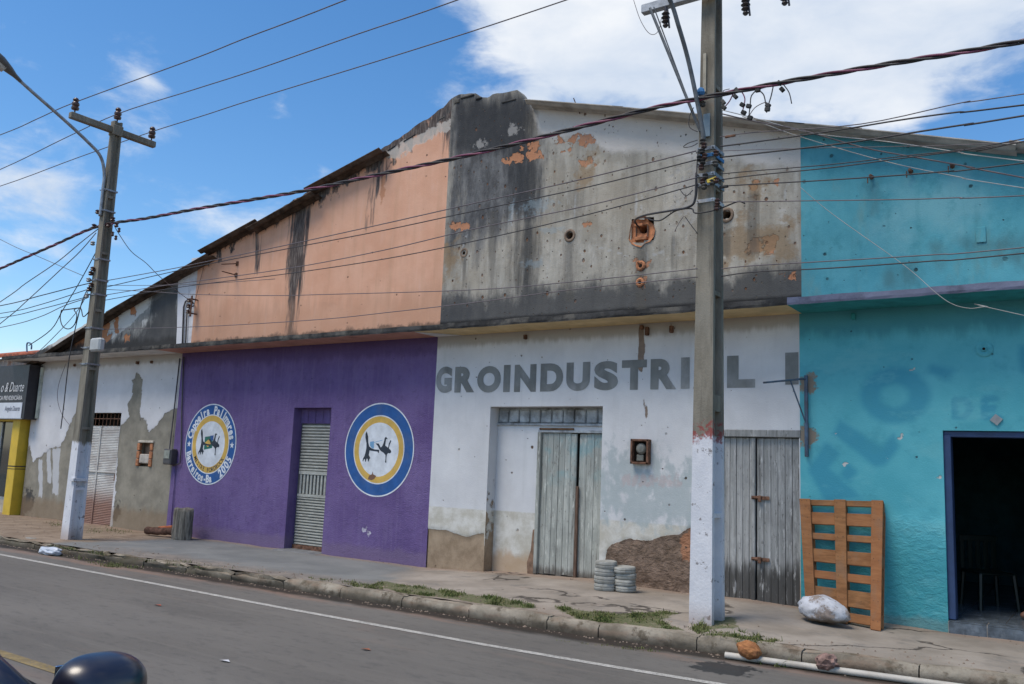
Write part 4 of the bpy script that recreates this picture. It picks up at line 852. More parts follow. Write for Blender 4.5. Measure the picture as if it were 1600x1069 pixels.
# swinging sign bracket by the turquoise corner
br = empty('sign_bracket', (W(1261, 640).x, 0, W(1261, 700).z), 'rusty blue steel sign bracket on the seam of white and turquoise walls', 'bracket')
bs = simple('blue_grey_steel', (.075, .115, .17), .6, .3, 10, (1, 1, 1), .002, .2, (.10, .06, .045, .7))
xv = W(1261, 640).x; za, zc = W(1261, 592).z, W(1261, 714).z
MB().box(xv-.02, xv+.02, -.05, -.012, zc, za+.04, bev=.004).build('upright', bs, br)
tip = None
d = ray(1193, 598); tX = xv; q = WX(1193, 598, xv-.02)
tipp = Vector((xv-.02, max(min(q.y, -.3), -1.1), za-.01)); tipp = W(1193, 598, -.62); 
mb = MB(); mb.tube([(xv, -.03, za), (tipp.x, tipp.y, tipp.z)], .014, 6); mb.build('arm', bs, br)
e1 = Vector((xv, -.03, za)).lerp(tipp, .38); mb = MB(); mb.tube([e1, (xv, -.03, W(1261, 664).z)], .009, 6); mb.build('strut', bs, br)
# peach gable: two rusty rods and the service bracket; conduits
for (a, b) in (((346, 413), (371, 412)), ((347, 424), (369, 430))):
    o = W(*b); i = W(*a, -.35); mb = MB(); mb.cyl(o, i, .012, 6); mb.box(o.x-.03, o.x+.03, -.02, .01, o.z-.045, o.z+.045, bev=.004); mb.build('rusty_rod', m_rust, U2)
sb = empty('service_bracket', tuple(W(303, 480)), 'small iron cable bracket with insulators by the white pilaster', 'bracket')
a = W(307, 480, -.02); mb = MB(); mb.box(a.x-.02, a.x+.02, -.16, -.14, a.z-.22, a.z+.22); 
for s_ in (-.15, .15): mb.box(a.x-.015, a.x+.015, -.15, .02, a.z+s_-.012, a.z+s_+.012)
mb.build('rack', m_rust, sb)
for s_ in (-.12, .0, .12): mb = MB(); mb.lathe((a.x-.06, -.17, a.z+s_-.04), [(.03, 0), (.045, .02), (.03, .04), (.045, .06), (.02, .08)], 10); mb.build('insulator', simple('brown_porcelain', (.06, .03, .025), .3) if 'brown_porcelain' not in bpy.data.materials else bpy.data.materials['brown_porcelain'], sb)
def pipe_run(name, pts, r, mat, parent=None, **kw): mb = MB(); mb.tube(pts, r, 7); return mb.build(name, mat, parent, True, **kw)
cg = simple('dark_grey_conduit', (.07, .065, .07), .6, .2)
pts = [W(285, 541, -.03), W(287, 480, -.03), W(290, 471, -.03), W(297, 467, -.05), W(302, 474, -.08)]; pipe_run('conduit', pts, .018, cg, U2)
pts = [W(290, 540, -.03), W(292, 490, -.03), W(297, 480, -.05), W(303, 478, -.08)]; pipe_run('conduit', pts, .014, cg, U2)
pts = [W(281, 560, -.03), W(272, 640, -.03), W(265, 700, -.04), W(265, 712, -.06)]; pipe_run('conduit', pts, .014, cg, U2)
pts = [W(287, 558, -.03), W(284, 640, -.03), W(283, 700, -.03), W(281, 724, -.04), W(270, 728, -.05)]; pipe_run('conduit', pts, .014, cg, U2)
pts = [W(273, 728, -.03), W(267, 832, -.03)]; pipe_run('conduit', pts, .012, mp_, U2)
p = W(272, 714); mbx = MB().box(p.x-.13, p.x+.13, -.17, -.01, p.z-.16, p.z+.16, bev=.02).build('meter_box', simple('dark_meter_plastic', (.06, .055, .06), .4), U2)
MB().box(p.x-.09, p.x+.10, -.185, -.172, p.z-.04, p.z+.13, bev=.01).build('window', simple('dull_clear_cover', (.22, .24, .22), .2), mbx)

# ------------------------------------------------------------------ neighbouring shop at the far left
NS = empty('corner_shop', (-24, 0, -.13), 'neighbouring shop with yellow pillar and red tiled roof at the far left', 'building')
yel = simple('yellow_shop_paint', (.62, .42, .035), .6, .08, 4, (1, 1, 1), .002, 0, (.45, .30, .05, .4))
cr = simple('cream_plaster', (.46, .42, .34), .9, .2, 5, (1, 1, 1), .004, 0, (.28, .2, .14, .5))
MB().box(-30, -22.2, .45, .6, -.3, 3.72).build('rear_wall', cr, NS); MB().box(-30, -21.9, .5, 9, 3.55, 3.6).build('ceiling', m_conc, NS)
MB().box(-22.2, -21.85, -.20, .5, -.3, 2.2, bev=.01).build('pillar', yel, NS)
mb = MB(); mb.box(-22.205, -21.845, -.205, .45, 1.02, 1.045); mb.box(-22.205, -21.845, -.205, .45, .96, .975); mb.build('pillar_stripe', m_black, NS)
MB().box(-30, -22.2, -.19, .0, 2.12, 2.22).build('fascia', yel, NS); MB().box(-22.18, -21.86, -.1, .5, 2.22, 2.45).build('pillar_head', cr, NS)
gl = Mat('dark_shop_glass'); gl = gl.done((.03, .04, .04), .08, None, spec=.8)
wn = MB().box(-29.8, -22.2, .10, .12, .25, 2.12).build('shop_window', gl, NS); MB().box(-29.8, -22.2, .06, .14, .18, .25).build('window_sill', m_steel, wn)
for x in (-23.3, -24.6, -25.9): MB().box(x, x+.05, .07, .13, .25, 2.12).build('mullion', m_steel, wn)
MB().box(-30, -22.2, .05, .5, -.3, .18).build('plinth', cr, NS); MB().box(-30, -21.9, .05, .5, 2.45, 3.5).build('upper_wall', m_black, NS); MB().box(-30, -22.3, .0, .3, 3.46, 3.74).build('parapet', simple('peeling_brick_parapet', (.42, .36, .32), .9, .2, 5, (1, 1, 1), .004, 0, (.38, .17, .09, .9)), NS)
MB().box(-21.44, -21.38, -.07, -.01, 2.2, 3.45).build('downpipe', simple('pale_downpipe', (.45, .48, .42), .7), NS)
mb = MB(); tl = simple('red_roof_tile', (.40, .12, .065), .85, .35, 8, (1, 1, 1), .004, 0, (.10, .07, .06, .6))
tr_ = MB().box(-30, -22.25, .3, 6, 3.62, 3.66).build('tile_roof', cr, NS)
for i in range(28):
    x = -22.35-i*.21
    mb = MB(); vs = []; fs = []
    for q in range(7):
        t = math.pi*q/6
        for k, (yy, zz) in enumerate(((-.22, 3.73), (2.5, 4.35))): vs.append((x+.095*math.cos(t), yy, zz+.085*math.sin(t)))
    fs = [(2*q, 2*q+1, 2*q+3, 2*q+2) for q in range(6)] + [tuple(range(0, 14, 2))]; mb.add(vs, fs); mb.build('roof_tile', tl, tr_)
SG = empty('shop_sign', (-23.5, -.3, 2.35), 'black lawyer office sign with white script lettering at the left edge', 'sign')
sgm = simple('black_sign_face', (.022, .020, .026), .45, .2); s0, s1 = W(0, 640, -.32), W(36, 640, -.32)
sx1 = -21.47; zt_, zb2 = W(37, 570, -.32).z, W(37, 655, -.32).z
MB().box(-27.5, sx1, -.32, .0, zb2, zt_, bev=.005).build('sign_box', sgm, SG)
MB().box(-27.45, sx1-.12, -.332, -.322, zb2+.02, zb2+.40).build('white_panel', simple('white_sign_panel', (.60, .63, .68), .5, .05), SG)
wt = simple('white_sign_lettering', (.62, .62, .62), .6, .04); gt = simple('dark_sign_lettering', (.06, .07, .12), .6, .04)
def line_text(mb, txt, xr, z, size, Y, wid=1, off=0, shear=0, mi=0):
    V, F = glyph_mesh(txt, off, 4); a = np.array(V); mx = a[:, 0].max(); mb.add([(xr-(mx-v[0])*size*wid+v[1]*size*shear, Y, z+v[1]*size) for v in V], F, mi)
mb = MB(); line_text(mb, 'o & Duarte', sx1-.14, W(20, 612, -.33).z, .34, -.336, .72, .0, .25); line_text(mb, 'ADVOCACIA PREVIDENCI\u00c1RIA', sx1-.14, W(20, 625, -.33).z, .15, -.336, .8, .01); mb.build('sign_lettering', wt, SG)
mb = MB(); line_text(mb, 'Angelo Duarte', sx1-.2, zb2+.2, .17, -.338, .72, 0, .1); line_text(mb, 'OAB', sx1-1.2, zb2+.08, .09, -.338, .8); mb.build('panel_lettering', gt, SG)
MB().box(-27.45, sx1-.05, -.334, -.322, zb2-.0, zb2+.02).build('sign_trim', m_steel, SG)

# ------------------------------------------------------------------ ground
YK = -2.93      # kerb face
def kerb_y(M): return M.math('SUBTRACT', M.xyz(1), M.math('MAXIMUM', M.math('MINIMUM', M.math('MAXIMUM', M.math('ADD', M.math('MULTIPLY', M.xyz(0), .035), -2.53), M.math('ADD', M.math('MULTIPLY', M.xyz(0), .125), -2.125)), -2.0), -3.2))
def mat_road():
    M = Mat('worn_asphalt'); ky = kerb_y(M); n = M.noise(.7, 7, .6, (.5, 1.4, 1)); a = M.noise(140, 2, .7)
    col = M.mix(M.step(n, .3, .7), (.112, .104, .092), (.158, .147, .130)); col = M.mix(M.step(M.noise(.5, 5, .6, (.25, 2.5, 1), 0, (3, 3, 3)), .45, .7, 0, .45), col, (.185, .168, .145))
    col = M.mix(M.step(a, .35, .7, 0, .35), col, (.22, .205, .185))
    dy = M.step(ky, -.95, -.2, 0, 1); m = M.step(M.math('ADD', dy, M.math('MULTIPLY', M.math('SUBTRACT', M.noise(1.2, 7, .65, (.45, 2.2, 1)), .5), 2.4)), .62, 1.15)
    col = M.mix(M.math('MULTIPLY', m, .72), col, (.255, .165, .12))
    m2 = M.step(M.noise(.55, 6, .65, (.35, 1.8, 1), 0, (8, 2, 1)), .56, .74); col = M.mix(M.math('MULTIPLY', m2, .6), col, (.23, .165, .13)); col = M.mix(M.step(M.noise(9, 7, .7, (.6, 1.5, 1), 0, (2, 2, 2)), .5, .66, 0, .35), col, (.075, .073, .07)); col = M.mix(M.step(M.noise(1, 6, .65, (.35, 9, 1), 0, (5, 2, 2)), .52, .72, 0, .4), col, (.20, .185, .16))
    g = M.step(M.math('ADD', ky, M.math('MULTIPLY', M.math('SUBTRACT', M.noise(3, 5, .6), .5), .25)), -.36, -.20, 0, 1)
    col = M.mix(M.math('MULTIPLY', g, .9), col, (.026, .022, .017))  # gutter dirt and the kerb's shade painted together as one dark band
    c = G(1128, 1044, ROAD); vm = M.N.new('ShaderNodeVectorMath'); vm.operation = 'DISTANCE'; mp = M.N.new('ShaderNodeMapping'); mp.inputs['Scale'].default_value = (1, 1.15, 0); M.L.new(M.pos, mp.inputs[0]); M.L.new(mp.outputs[0], vm.inputs[0]); vm.inputs[1].default_value = (c.x, c.y*1.15, 0)
    dark_spot = M.step(M.math('ADD', vm.outputs['Value'], M.math('MULTIPLY', M.math('SUBTRACT', M.noise(6, 6, .65), .5), .8)), .25, .30, 1, 0)  # irregular dark, less rough patch on the asphalt
    col = M.mix(M.math('MULTIPLY', dark_spot, .85), col, (.025, .026, .027))
    return M.done(col, M.math('SUBTRACT', .86, M.math('MULTIPLY', dark_spot, .25)), M.math('ADD', a, M.math('MULTIPLY', n, .6)), .004, 0, .2)
def YKF(x):
    v = np.clip(np.maximum(-2.95+.035*(np.asarray(x, float)+12), -2.60+.125*(np.asarray(x, float)+3.8)), -3.2, -2.0)
    return v if np.ndim(x) else float(v)
def kerb_top(x): return np.interp(x, [-12, -6], [-.075, -.05])
def sheet(name, x0, x1, y0, y1, zf, st, mat, mask=None, bend=False, fieldf=None, **kw):
    xs = np.linspace(x0, x1, max(2, int((x1-x0)/st)+1)); ys = np.linspace(y0, y1, max(2, int((y1-y0)/st)+1)); X, Yg = np.meshgrid(xs, ys, indexing='ij')
    if bend: kf = YKF(X)+.13; Yg = y1 + (Yg-y1)*(kf-y1)/(y0-y1)
    Z = zf(X, Yg)
    n, m = X.shape; V = np.stack([X.ravel(), Yg.ravel(), Z.ravel()], 1); F = []
    for i in range(n-1):
        for j in range(m-1):
            if mask is None or mask((xs[i]+xs[i+1])/2, (ys[j]+ys[j+1])/2): a = i*m+j; F.append((a, a+m, a+m+1, a+1))
    me = bpy.data.meshes.new(name); me.from_pydata(V.tolist(), [], F); me.materials.append(mat)
    for p in me.polygons: p.use_smooth = True
    if fieldf is not None: at = me.attributes.new('moss', 'FLOAT', 'POINT'); at.data.foreach_set('value', fieldf(X.ravel(), Yg.ravel()).astype(np.float32))
    o = bpy.data.objects.new(name, me); COL.objects.link(o); return props(o, **kw)
sheet('ground', -600, 600, -600, 900, lambda X, Y: X*0-.42, 150, simple('reddish_bare_earth', (.22, .15, .10), .95, .25, 1), kind='structure')
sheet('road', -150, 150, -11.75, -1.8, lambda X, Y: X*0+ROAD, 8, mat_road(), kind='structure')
def mat_line(name, c):
    M = Mat(name); n = M.noise(9, 6, .7); col = M.mix(M.step(n, .3, .75), c, c3(c, .6)); col = M.mix(M.step(M.noise(60, 4, .7), .5, .64, 0, .8), col, (.13, .125, .12)); return M.done(col, .85)
lw = mat_line('worn_white_line', (.52, .50, .45)); ly = mat_line('worn_yellow_line', (.30, .225, .105))
def strip(name, y0, y1, mat, z, **kw):
    mb = MB(); mb.add([(-120, y0, z), (120, y0, z), (120, y1, z), (-120, y1, z)], [(0, 1, 2, 3)]); return mb.build(name, mat, None, **kw)
mb = MB(); LP_ = [(-120, -3.84), (-16, -3.84), (-8, -3.87), (-5, -3.83), (-3.5, -3.75), (-2, -3.63), (0, -3.48), (3, -3.3)]; mb.v = [(x, y+d, ROAD+.004) for x, y in LP_ for d in (-.045, .045)]; mb.f = [(2*i, 2*i+2, 2*i+3, 2*i+1) for i in range(len(LP_)-1)]; mb.m = [0]*len(mb.f); mb.build('edge_line', lw, None, kind='structure')
strip('edge_line', -10.6, -10.5, lw, ROAD+.004, kind='structure')
strip('centre_line', -7.10, -6.99, ly, ROAD+.004, kind='structure')
def zpave(X, Y): t = np.clip(-Y/2.5, 0, 1)**1.9; return zbase(X)*(1-t) + kerb_top(X)*t + (vn(X, Y, 2.2)-.5)*.022 + (vn(X, Y, 9)-.5)*.005
MOSS = [[(585, 912), (600, 905), (640, 915), (720, 925), (830, 945), (838, 952), (800, 950), (700, 935), (620, 925)], [(862, 948), (900, 955), (960, 962), (1040, 960), (1066, 962), (1030, 972), (1074, 985), (1000, 980), (900, 966)],
        [(1100, 990), (1150, 992), (1210, 1000), (1215, 1010), (1150, 1003)], [(1080, 968), (1150, 970), (1150, 985), (1090, 984)], [(60, 850), (150, 862), (240, 872), (330, 885), (240, 880), (120, 868)]]
def moss(X, Y):
    o = np.zeros(X.shape)
    for P in MOSS:
        Q = np.array([(G(a, b, -.045).x, G(a, b, -.045).y) for a, b in P]); o = np.maximum(o, np.clip(.5+sdpoly(X, Y, Q)/.16, 0, 1))
    return o
def mat_pave():
    M = Mat('patched_concrete_pavement'); n = M.noise(1.1, 7, .62); f = M.noise(70, 3, .6)
    col = M.mix(M.step(n, .3, .7), (.225, .195, .160), (.36, .315, .265)); h = M.math('ADD', M.math('MULTIPLY', f, .4), n)
    col = M.mix(M.step(M.noise(2.3, 7, .7, (1, 1, 1), 0, (2, 5, 1)), .52, .7, 0, .6), col, (.165, .155, .14))
    x = M.xyz(0); y = M.xyz(1); wob = M.math('MULTIPLY', M.math('SUBTRACT', M.noise(2, 5, .6), .5), 1.0)
    gx = M.math('ADD', x, wob)
    grey = M.math('MULTIPLY', M.step(gx, -15.2, -14.9), M.step(M.math('ADD', gx, M.math('MULTIPLY', y, .55)), -9.5, -8.8, 1, 0))
    col = M.mix(M.math('MULTIPLY', grey, .9), col, M.mix(M.step(n, .3, .7), (.150, .160, .160), (.20, .21, .205)))
    dirt = M.math('MULTIPLY', M.step(gx, -15.1, -14.6, 1, 0), 1); col = M.mix(M.math('MULTIPLY', dirt, .9), col, M.mix(M.step(M.noise(3, 7, .7), .3, .7), (.17, .12, .08), (.30, .23, .165)))
    k = M.step(M.math('ADD', y, wob), -2.6, -1.9, 1, 0); k = M.math('MULTIPLY', k, M.step(x, -14.8, -12, 0, 1)); col = M.mix(M.math('MULTIPLY', k, .55), col, M.mix(M.step(M.noise(5, 6, .7), .35, .65), (.14, .105, .075), (.30, .235, .18)))
    wl = M.step(M.math('ADD', y, M.math('MULTIPLY', wob, .3)), -.35, -.0, 0, 1); col = M.mix(M.math('MULTIPLY', wl, .6), col, (.27, .19, .14))
    v = M.voro(.42, (1, 1.3, 1), 'DISTANCE_TO_EDGE'); mp = v.inputs[0].links[0].from_node
    wn_ = M.N.new('ShaderNodeVectorMath'); wn_.operation = 'ADD'; nz = M.N.new('ShaderNodeTexNoise'); nz.inputs['Scale'].default_value = 2.5; nz.inputs['Detail'].default_value = 6; M.L.new(M.pos, nz.inputs[0]); sc = M.N.new('ShaderNodeVectorMath'); sc.operation = 'SCALE'; sc.inputs['Scale'].default_value = .5; M.L.new(nz.outputs['Color'], sc.inputs[0]); M.L.new(M.pos, wn_.inputs[0]); M.L.new(sc.outputs[0], wn_.inputs[1]); M.L.new(wn_.outputs[0], mp.inputs[0])
    cr_ = M.math('MULTIPLY', M.step(v.outputs['Distance'], .003, .012, 1, 0), M.math('MULTIPLY', M.step(M.noise(.8, 3, .5, (1, 1, 1), 0, (6, 1, 0)), .50, .56), M.step(x, -9.5, -8.5))); col = M.mix(M.math('MULTIPLY', cr_, .85), col, (.05, .042, .035)); h = M.math('SUBTRACT', h, M.math('MULTIPLY', cr_, 2))
    mo = M.attr('moss'); mm_ = M.step(M.math('ADD', mo, M.math('MULTIPLY', M.math('SUBTRACT', M.noise(9, 6, .7), .5), 1.6)), .42, .62); mm_ = M.math('MULTIPLY', mm_, M.step(mo, .05, .2)); col = M.mix(M.math('MULTIPLY', mm_, .85), col, M.mix(M.step(M.noise(22, 4, .7), .35, .65), (.06, .085, .025), (.15, .14, .07)))
    pk = M.step(M.noise(1.6, 6, .7, (1, 1, 1), 0, (9, 9, 1)), .6, .72, 0, .5); col = M.mix(pk, col, (.38, .30, .245))
    return M.done(col, .92, h, .007)
mpv = mat_pave()
sheet('pavement', -24, 8, -2.80, .30, zpave, .05, mpv, bend=True, fieldf=moss, kind='structure')
sheet('pavement', -90, -24, -2.80, .30, lambda X, Y: X*0-.10, 3, mpv, bend=True, kind='structure'); sheet('pavement', 8, 80, -2.80, .30, lambda X, Y: X*0-.065, 3, mpv, bend=True, kind='structure')
sheet('opposite_pavement', -90, 80, -16, -11.9, lambda X, Y: X*0-.04, 2, mpv, kind='structure')
mb = MB(); mb.box(-90, 80, -11.9, -11.75, -.4, -.03, bev=.02); mb.build('opposite_kerb', m_conc, None, kind='structure')
# kerb of single worn stones
def mat_kerb():
    M = Mat('worn_kerb_concrete'); n = M.noise(2.2, 7, .65); col = M.mix(M.step(n, .3, .7), (.16, .135, .10), (.38, .335, .265)); h = M.math('ADD', M.noise(11, 6, .65), M.math('MULTIPLY', n, .8))
    col = M.mix(M.step(M.noise(5, 7, .7, (1, 1, 1), 0, (3, 1, 1)), .50, .62, 0, .85), col, (.10, .08, .055)); col = M.mix(M.step(M.noise(2.5, 5, .6, (1, 1, 3), 0, (8, 1, 1)), .5, .65, 0, .5), col, (.27, .19, .135))
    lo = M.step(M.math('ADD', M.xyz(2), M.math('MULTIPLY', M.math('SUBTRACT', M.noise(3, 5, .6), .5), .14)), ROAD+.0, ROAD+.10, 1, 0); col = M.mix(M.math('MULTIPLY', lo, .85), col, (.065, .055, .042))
    lf = M.math('MULTIPLY', M.step(M.xyz(0), -12, -9.5, 1, 0), M.step(M.noise(3, 6, .65), .45, .6)); col = M.mix(M.math('MULTIPLY', lf, .7), col, (.11, .095, .06))
    return M.done(col, .95, h, .012)
mk_ = mat_kerb()
kerb = bpy.data.objects.new('kerb', None); COL.objects.link(kerb); kerb.location = (-8, YK, ROAD); kerb['kind'] = 'structure'
x = -36.0; seed = 0
while x < 3:
    L = random.choice((.98, 1.0, 1.02, .96)); seed += 1
    if random.random() < .12: L *= .6
    old = x < -9.3; bm = bmesh.new(); nx_, ny_, nz_ = 14, 4, 4; vs = []; idx = {}
    bmesh.ops.create_cube(bm, size=1); bmesh.ops.subdivide_edges(bm, edges=bm.edges[:], cuts=5, use_grid_fill=True)
    mb = MB(); sk = random.uniform(-.012, .012); tz = random.uniform(-.012, .008); amp = .045 if old else .016
    y0_, y1_, z0_k, z1_k = YK, YK+.145, ROAD-.12, float(kerb_top(x))+.008+tz
    if old: z1_k -= .008
    for v in bm.verts:
        u, w_, t_ = v.co.x+.5, v.co.y+.5, v.co.z+.5; X_ = x+.006+u*(L-.012); rr = .022 if not old else .05
        Yv = YKF(X_)+w_*(y1_-y0_)+sk*(u-.5); Zv = z0_k+t_*(z1_k-z0_k)
        if t_ > .99 and w_ < .01: Yv += rr*.8; Zv -= rr*.8
        if t_ > .99 and (u < .01 or u > .99): Zv -= rr*.6; 
        nn = vn(np.array([X_*1.0]), np.array([w_*.9+t_*1.7]), 4.5)[0]-.5; n2 = vn(np.array([X_]), np.array([w_+t_+5]), 13)[0]-.5
        if t_ > .3: Yv += (nn+n2*.6)*amp; Zv += (nn*.8+n2*.7)*amp*(1 if t_ > .9 else .3)
        v.co = Vector((X_, Yv, Zv))
    bm.verts.index_update(); mb.add([v.co.copy() for v in bm.verts], [tuple(v.index for v in f.verts) for f in bm.faces]); bm.free()
    o = mb.build('kerb_stone', mk_, kerb, True); shade_auto(o, 60); x += L
# ------------------------------------------------------------------ concrete poles
def mat_pole():
    M = Mat('pole_concrete_with_limewash'); n = M.noise(2, 7, .65, (2, 2, .5)); f = M.noise(45, 3, .6)
    col = M.mix(M.step(n, .3, .7), (.15, .135, .105), (.28, .255, .205)); col = M.mix(M.step(M.noise(1, 6, .7, (12, 12, .6)), .52, .72, 0, .6), col, (.07, .065, .055))
    zt = M.math('ADD', M.xyz(2), M.math('MULTIPLY', M.math('SUBTRACT', M.noise(5, 6, .65, (2, 2, .6)), .5), .45))
    right = M.step(M.xyz(0), -9, -8)
    red = M.math('MULTIPLY', M.math('MULTIPLY', M.step(zt, 1.84, 1.90), M.step(zt, 2.06, 2.12, 1, 0)), right)
    lw_ = M.math('ADD', M.step(zt, 1.90, 1.97, 1, 0), 0); wcol = M.mix(M.step(M.noise(4, 7, .7), .35, .7), (.60, .61, .64), (.70, .70, .72))
    wcol = M.mix(M.step(M.noise(11, 5, .7, (1, 1, 1), 0, (1, 3, 3)), .60, .66, 0, .8), wcol, (.16, .14, .13)); wcol = M.mix(M.step(M.xyz(2), -.1, .25, .6, 0), wcol, (.30, .20, .14))
    lo = M.math('ADD', M.math('MULTIPLY', lw_, right), M.math('MULTIPLY', M.step(zt, 1.58, 1.66, 1, 0), M.math('SUBTRACT', 1, right)))
    col = M.mix(lo, col, wcol); col = M.mix(M.math('MULTIPLY', red, M.math('MULTIPLY', M.step(M.noise(14, 5, .7), .46, .54), .8)), col, (.28, .06, .055))
    return M.done(col, .92, M.math('ADD', f, n), .004)
mpole = mat_pole(); m_porc = bpy.data.materials['brown_porcelain']; m_bluestrap = simple('blue_strap', (.05, .20, .42), .5, .1); m_yel = simple('yellow_tag', (.6, .45, .05), .6, .1)
def pole_body(x, y, z0, z1, hx0, hy0, hx1, hy1, parent):
    mb = MB(); n = 14
    for i in range(n+1):
        t = i/n; hx = hx0+(hx1-hx0)*t; hy = hy0+(hy1-hy0)*t; f = hy*.36; w = hx*.30; z = z0+(z1-z0)*t
        sec = [(-hx, -hy), (hx, -hy), (hx, -hy+f), (w, -hy+f+.02), (w, hy-f-.02), (hx, hy-f), (hx, hy), (-hx, hy), (-hx, hy-f), (-w, hy-f-.02), (-w, -hy+f+.02), (-hx, -hy+f)]
        mb.v += [(x+a, y+b, z) for a, b in sec]
    for i in range(n):
        for j in range(12): mb.f.append((i*12+j, i*12+(j+1) % 12, (i+1)*12+(j+1) % 12, (i+1)*12+j)); mb.m.append(0)
    mb.f += [tuple(range(12))[::-1], tuple(n*12+j for j in range(12))]; mb.m += [0, 0]
    for k in range(1, 7):                # cross walls inside the channels
        z = z0+(z1-z0)*k/7.4; t = k/7.4; hx = hx0+(hx1-hx0)*t; hy = hy0+(hy1-hy0)*t
        mb.box(x-hx+.01, x+hx-.01, y-hy*.7, y+hy*.7, z, z+.05)
    return mb.build('shaft', mpole, parent)
def band(x, y, z, hx, hy, parent, mat=None, h=.03, name='clamp_band'):
    mb = MB(); mb.box(x-hx-.012, x+hx+.012, y-hy-.012, y-hy, z, z+h); mb.box(x-hx-.012, x+hx+.012, y+hy, y+hy+.012, z, z+h); mb.box(x-hx-.012, x-hx, y-hy, y+hy, z, z+h); mb.box(x+hx, x+hx+.012, y-hy, y+hy, z, z+h)
    for s in (-1, 1): mb.cyl((x+s*hx*.9, y-hy-.05, z+h/2), (x+s*hx*.9, y-hy, z+h/2), .009, 6)
    return mb.build(name, mat or m_steel, parent)
def pin_insulator(x, y, z, parent, s=1.0):
    mb = MB(); mb.lathe((x, y, z), [(.012*s, 0), (.012*s, .05*s), (.055*s, .06*s), (.062*s, .09*s), (.045*s, .11*s), (.06*s, .14*s), (.055*s, .17*s), (.035*s, .19*s), (.05*s, .22*s), (.03*s, .25*s)], 12); return shade_auto(mb.build('insulator', m_porc, parent), 40)
# far pole
P1x, P1y = -15.37, -2.24
P1 = empty('utility_pole', (P1x, P1y, -.12), 'left concrete utility pole with T crossarm and three brown insulators', 'utility pole', 'concrete utility poles on the pavement')
pole_body(P1x, P1y, -.3, 7.74, .125, .135, .065, .08, P1)
MB().box(P1x-.055, P1x+.055, -3.14, -1.42, 7.50, 7.62, bev=.012).build('crossarm', mpole, P1)
for y in (-3.06, -2.24, -1.50): pin_insulator(P1x, y, 7.62 if y != -2.24 else 7.74, P1, 1.15)
mb = MB(); mb.box(P1x-.085, P1x+.085, P1y-.10, P1y+.10, 7.46, 7.66, bev=.01); mb.build('collar', mpole, P1)
LA = empty('street_lamp', (P1x, P1y, 5.9), 'street lamp on a long curved arm fixed to the left pole', 'street lamp')
def smooth_path(pts, k=6):
    pts = [Vector(p) for p in pts]; out = []
    for i in range(len(pts)-1):
        p0 = pts[max(i-1, 0)]; p1 = pts[i]; p2 = pts[i+1]; p3 = pts[min(i+2, len(pts)-1)]
        for j in range(k):
            t = j/k; out.append(.5*((2*p1) + (-p0+p2)*t + (2*p0-5*p1+4*p2-p3)*t*t + (-p0+3*p1-3*p2+p3)*t*t*t))
    out.append(pts[-1]); return out
pts = smooth_path([(P1x, P1y-.13, 5.85), (P1x, P1y-.13, 6.3), (P1x, P1y-.14, 6.68), (P1x, P1y-.25, 6.98), (P1x, P1y-.50, 7.16), (P1x, -3.22, 7.42), (P1x, -3.83, 7.72), (P1x, -4.14, 7.88)])
mb = MB(); mb.tube(pts, .030, 8); mb.build('lamp_arm', m_steel, LA, True)
def luminaire(parent, p, d, s=1.0):
    d = Vector(d).normalized(); side = d.cross(Vector((0, 0, 1))).normalized(); up = side.cross(d)
    prof = [(-.12, .035, .035), (0, .05, .045), (.12, .10, .07), (.30, .15, .09), (.48, .14, .08), (.60, .08, .05), (.63, .01, .01)]; mb = MB(); n = 12
    for a, w, h in prof:
        for j in range(n): t = 2*math.pi*j/n; mb.v.append(tuple(Vector(p)+d*a*s+side*math.cos(t)*w*s+up*math.sin(t)*h*s*(1 if math.sin(t) > 0 else .6)))
    for i in range(len(prof)-1):
        for j in range(n): mb.f.append((i*n+j, i*n+(j+1) % n, (i+1)*n+(j+1) % n, (i+1)*n+j)); mb.m.append(0)
    hd = mb.build('lamp_head', simple('lamp_housing', (.10, .105, .11), .5, .1) if 'lamp_housing' not in bpy.data.materials else bpy.data.materials['lamp_housing'], parent, True)
    mb = MB(); c = Vector(p)+d*.34*s-up*.045*s; mb.tube([c-d*.17*s, c+d*.17*s], .07*s, 10); mb.build('lens', simple('lamp_lens', (.45, .45, .42), .15) if 'lamp_lens' not in bpy.data.materials else bpy.data.materials['lamp_lens'], hd, True)
luminaire(LA, (P1x, -4.16, 7.89), (0, -.86, .5), 1.05)
for z in (5.95, 6.35): band(P1x, P1y, z, .085, .10, LA)
for z in (3.05, 3.35, 3.72, 4.35, 4.62, 5.02): band(P1x, P1y, z, .103-(z-3)*.0075, .114-(z-3)*.007, P1)
for k, z in enumerate((4.30, 4.42, 4.50, 4.60, 4.72, 4.80, 5.3, 5.9)):
    mb = MB(); mb.lathe((P1x-.13+(k % 3)*.05, P1y-.14, z), [(.025, 0), (.045, .02), (.03, .04), (.045, .06), (.02, .08)], 9); mb.build('insulator', m_porc if k % 3 else m_steel, P1)
p = W(152, 538, P1y-.25); MB().box(p.x-.16, p.x+.16, p.y-.06, p.y+.06, p.z-.13, p.z+.11, bev=.03).build('junction_box', simple('pale_grey_plastic', (.42, .43, .42), .5, .1), P1)
MB().box(P1x+.02, P1x+.16, P1y-.17, P1y+.1, .95, 1.0).build('step_notch', mpole, P1)
